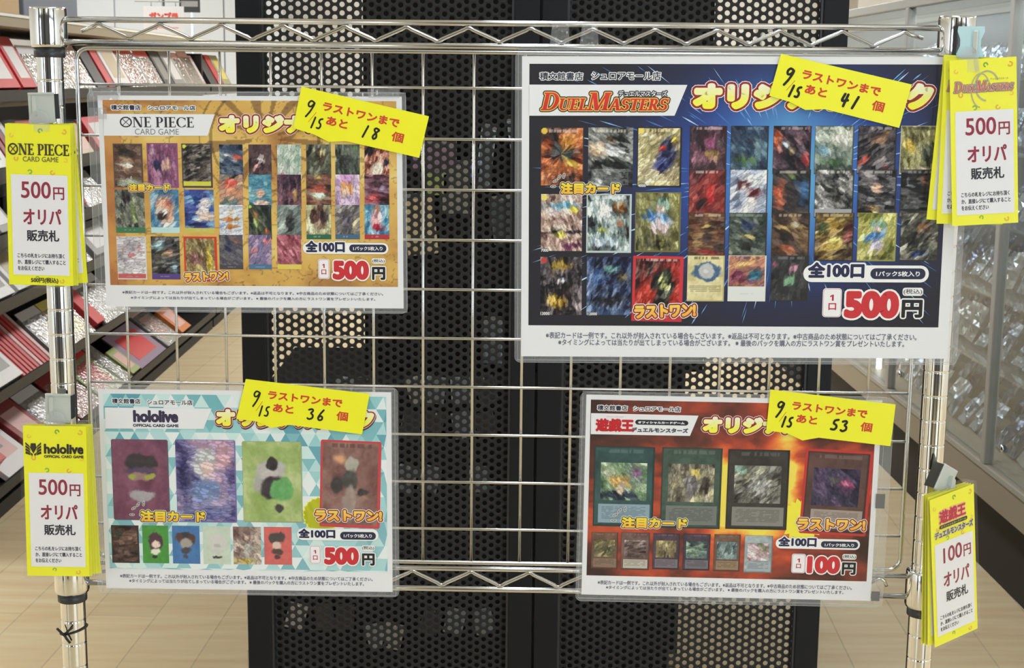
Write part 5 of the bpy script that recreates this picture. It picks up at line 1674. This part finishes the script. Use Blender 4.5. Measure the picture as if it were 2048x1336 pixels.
MB().box(.012, c.x-a.x-.012, -.001, 0, (a.z-c.z)*.35, (a.z-c.z)*.7).obj('lettering_strip', pmat((150, 150, 148), .5), r_)
p0 = at_depth(385, 30, 10.6)
r_ = empty('sign_pole', 'slim pale metal pole standing at the far end of the left shelving', 'pole', (p0.x, 10.6, 0))
MB().tube([(0, 0, .01), (0, 0, p0.z+.05)], .011, 12).obj('shaft', pmat((196, 204, 222), .25), r_)
MB().lathe([(0, 0), (.11, 0), (.11, .008), (.02, .014), (.0, .014)], 24, cap=False).obj('base', pmat((120, 120, 122), .4), r_)

# ------------------------------------------------------------------ double-sided shelving seen through the perforated screens
gond = empty('shelf_unit', 'tall black display unit on a low base, seen through the perforated screens', 'shelving', (0, 3.4, 0))
VOID = mat('matt_black_unit', (13, 13, 14), .8, spec=.15)
MB().box(-.295, .50, .302, 2.4, .0, 2.25).box(-.295, .50, 0, .30, .822, 2.25, 0, .004).obj('core_panel', VOID, gond)
MB().box(-.50, .42, -.15, .30, .06, .82, 0, .004).obj('base_cabinet', VOID, gond)
MB().box(-.48, .40, -.12, .28, 0, .06).obj('plinth', M['dark'], gond)
rb = random.Random(9)
GY = 3.4
for lab, px_, py_, c_, wd, ht in (
        ('purple topped pack hung highest on the screened display unit', 870, 292, 'purple', .10, .05),
        ('small green pack hung on the screened display unit', 876, 345, 'green', .05, .05),
        ('beige pack hung on the left edge of the screened display unit', 836, 395, 'beige', .07, .13),
        ('shiny silver pack hung on the screened display unit, beside a narrow one', 978, 258, 'silver', .035, .14),
        ('narrow shiny silver pack hung on the screened display unit at the screen edge', 1022, 240, 'silver', .022, .10),
        ('dim grey pack hung below the purple one on the screened display unit', 912, 330, 'grey', .06, .11),
        ('blue pack hung on the screened display unit, under a silver one', 952, 330, 'blue', .025, .04),
        ('grey pack hung on the lowest peg of the upper screened panel', 1000, 400, 'slate', .05, .10),
        ('shiny silver pack in the middle of the screened display unit', 985, 640, 'silver', .05, .10)):
    p0 = at_depth(px_, py_, GY)
    r_ = empty('hanging_pack', lab, 'pack', (p0.x, GY-.0165, p0.z), (0, rb.uniform(-.15, .15), 0), 'packs hung on the screened display unit')
    MB().box(-wd/2, wd/2, -.012, 0, -ht, 0, 0, .003).obj('pouch', M['foil'] if c_ == 'silver' else pmat(COLN[c_], .2), r_)
    MB().box(-wd/2, wd/2, -.010, -.002, 0, .012).obj('header', pmat((120, 120, 120), .3), r_)
    MB().tube([(0, .0155, .006), (0, -.02, .006)], .0025, 6).obj('peg', M['steel'], r_)
k_ = 0
for (px_, py_, nc_, nr_) in ((690, 752, 7, 2), (820, 860, 4, 2), (600, 1205, 3, 1), (700, 1245, 3, 1), (870, 1215, 3, 1)):
    for i in range(nc_):
        for j in range(nr_):
            if rb.random() < .25: continue
            p0 = at_depth(px_+i*46, py_+j*70, 3.25)
            c_ = rb.choice(['silver', 'silver', 'slate', 'black', 'grey', 'black'])
            lev = 'upper' if py_ < 1000 else 'lower'
            r_ = empty('hanging_pack', '%s foil pack on the %s front of the screened base cabinet' % ({'silver': 'shiny'}.get(c_, c_), lev), 'pack', (p0.x, 3.25-.0045, p0.z), (0, rb.uniform(-.3, .3), 0), '%s packs on the %s front of the screened cabinet' % ({'silver': 'shiny'}.get(c_, c_), lev))
            MB().box(-.022, .022, -.006, 0, -.062, 0, 0, .002).obj('pouch', M['foil'] if c_ == 'silver' else pmat(COLN[c_], .2), r_)
            MB().tube([(0, .0040, -.004), (0, -.010, -.004)], .0025, 6).obj('peg', M['steel'], r_)

# ------------------------------------------------------------------ glass showcase on the right
XS = 1.5
case = empty('glass_showcase', 'long aluminium-framed glass showcase full of silver packs on the right', 'showcase', (XS, 3.0, 0))
LC = 5.6
MB().box(.05, .44, 0, LC, 0, .25).obj('kick_panel', M['dark'], case)
MB().box(0, .48, 0, LC, .25, .36, 0, .004).obj('base_rail', M['alub'], case)
MB().box(-.004, 0, 0, LC, .345, .36).obj('base_trim', M['alu'], case)
MB().box(0, .03, 0, LC, 1.765, 1.80, 0, .004).box(.45, .48, 0, LC, 1.765, 1.80, 0, .004).obj('top_rail', M['alu'], case)
MB().box(.03, .45, 0, LC, 1.785, 1.791).obj('glass_lid', M['glass'], case)
MB().box(.46, .48, 0, LC, .36, 1.765).obj('back_panel', mat('showcase_back', (112, 118, 124), .35), case)
for y in (.22, 1.34, 2.45, 3.55, 4.6, 5.56):
    MB().box(-.002, .03, y-.018, y+.018, .36, 1.765, 0, .003).obj('post', M['alu'], case)
for a_, b_ in zip((.24, 1.36, 2.47, 3.57, 4.62), (1.32, 2.43, 3.53, 4.58, 5.54)):
    d_ = MB().box(.012, .017, a_, b_, .362, 1.763).obj('glass_pane', M['glass'], case)
    MB().lathe([(.0, 0), (.011, 0), (.012, .008), (.0, .009)], 16, cap=False).obj('lock', M['chrome'], d_, (.011, b_-.12, .44), (0, -math.pi/2, 0))
SH = (.36, .64, .86, 1.08, 1.30, 1.52)
for e in SH[1:]:
    MB().box(.04, .455, .02, LC-.02, e-.012, e-.004).obj('glass_shelf', clear('shelf_glass_%d' % int(e*100), .12, .05), case)
lt = bpy.data.materials.new('lit_tube')
lt.use_nodes = True
_e = lt.node_tree.nodes.new('ShaderNodeEmission')
_e.inputs[1].default_value = 4.0
lt.node_tree.links.new(_e.outputs[0], lt.node_tree.nodes['Material Output'].inputs[0])
MB().tube([(.06, 2.80, .365), (.06, 2.80, .475)], .011, 12).obj('light_tube', lt, case)
for _y in (3.9, 5.6, 7.4):
    area('showcase_lamp', (XS+.06, _y, 1.76), (0, math.radians(-28), 0), .03, 1.6, 2.2, (0.93, 0.97, 1.0))
# packs in the showcase, one mesh copied
def foil_pack_mesh(seed):
    r_ = random.Random(seed)
    bm = bmesh.new()
    nx_, nz_ = 6, 9
    w, h = .082, .125
    fr_, bk = [], []
    for j in range(nz_+1):
        for i in range(nx_+1):
            u_, v_ = i/nx_, j/nz_
            bul = .016*math.sin(math.pi*u_)*math.sin(math.pi*v_)
            j_ = r_.uniform(-.007, .007)*math.sin(math.pi*u_)*math.sin(math.pi*v_)*1.2
            fr_.append(bm.verts.new((-bul-.001+j_, (u_-.5)*w, v_*h)))
            bk.append(bm.verts.new((bul*.6+.001, (u_-.5)*w, v_*h)))
    for j in range(nz_):
        for i in range(nx_):
            a_ = j*(nx_+1)+i
            bm.faces.new((fr_[a_], fr_[a_+1], fr_[a_+nx_+2], fr_[a_+nx_+1]))
            bm.faces.new((bk[a_], bk[a_+nx_+1], bk[a_+nx_+2], bk[a_+1]))
    rim = [j*(nx_+1) for j in range(nz_+1)]+[nz_*(nx_+1)+i for i in range(1, nx_+1)]+[j*(nx_+1)+nx_ for j in range(nz_-1, -1, -1)]+[i for i in range(nx_-1, 0, -1)]
    for a_, b_ in zip(rim, rim[1:]+rim[:1]): bm.faces.new((fr_[a_], fr_[b_], bk[b_], bk[a_]))
    bmesh.ops.recalc_face_normals(bm, faces=bm.faces[:])
    me = bpy.data.meshes.new('foil_pack')
    bm.to_mesh(me)
    bm.free()
    return me


FM = [foil_pack_mesh(i) for i in range(5)]
for i, m_ in enumerate((M['foil'], M['foil'], M['bag'], mat('dark_blue_foil', (84, 96, 118), .2, .6, bump=.5, bscale=34), M['foil'])): FM[i].materials.append(m_)
rp_ = random.Random(15)
for si, e in enumerate(SH):
    nm = ('bottom', 'second lowest', 'third lowest', 'third highest', 'second highest', 'top')[si]
    for row in range(2):
        y = .95
        while y < 3.6:
            o = obj('foil_pack', FM[rp_.randrange(5)], None, (XS+.10+row*.16+rp_.uniform(-.01, .01), 3.0+y, e+.011), (rp_.uniform(-.13, .13), math.radians(rp_.uniform(22, 40)), rp_.uniform(-.1, .1)))
            tag(o, 'crinkled silver pack leaning on the %s showcase shelf, %s row' % (nm, ('front', 'back')[row]), 'pack', 'silver packs on the %s shelf, %s row' % (nm, ('front', 'back')[row]))
            y += rp_.uniform(.106, .120) if row == 0 else rp_.uniform(.13, .16)
# far right wall fittings
MB_ = MB().box(0, .5, 0, .5, 0, 3.0)
o = MB_.obj('pillar_1', mat('grey_pillar', (176, 172, 168), .7), None, (3.05, 12.6, 0))
tag(o, kind='structure')
p0 = at_depth(1822, 12, 11.5)
r_ = empty('wall_sign', 'dark blue sign high up beyond the showcase', 'sign', (p0.x, 11.5, p0.z))
MB().box(0, .13, 0, .02, 0, .5).obj('board', pmat((44, 56, 96), .4), r_)
MB().tube([(.065, .01, .5), (.065, .01, 3.0-p0.z)], .004, 6).obj('hanger', M['alu'], r_)
# cable on the floor under the showcase
cb = MB()
cb.tube([(1.62, 3.4, .012), (1.56, 3.6, .012), (1.6, 3.9, .02), (1.58, 4.2, .012), (1.64, 4.5, .012)], .008, 8)
o = cb.obj('power_cable', M['tieblack'])
tag(o, 'black power cable lying in the gap under the glass showcase', 'cable')
# pale sheet beside the left screen
r_ = empty('paper_sheet', 'pale folded paper sheet standing beside the foot of the left screen', 'paper', (-.447, 2.60, .30))
bpy.context.view_layer.update()
MB().prism([(0, .15), (.018, .16), (.016, -.3), (.006, -.3), (.004, -.05)], 0, .004).obj('sheet', pmat((204, 196, 176), .6), r_)
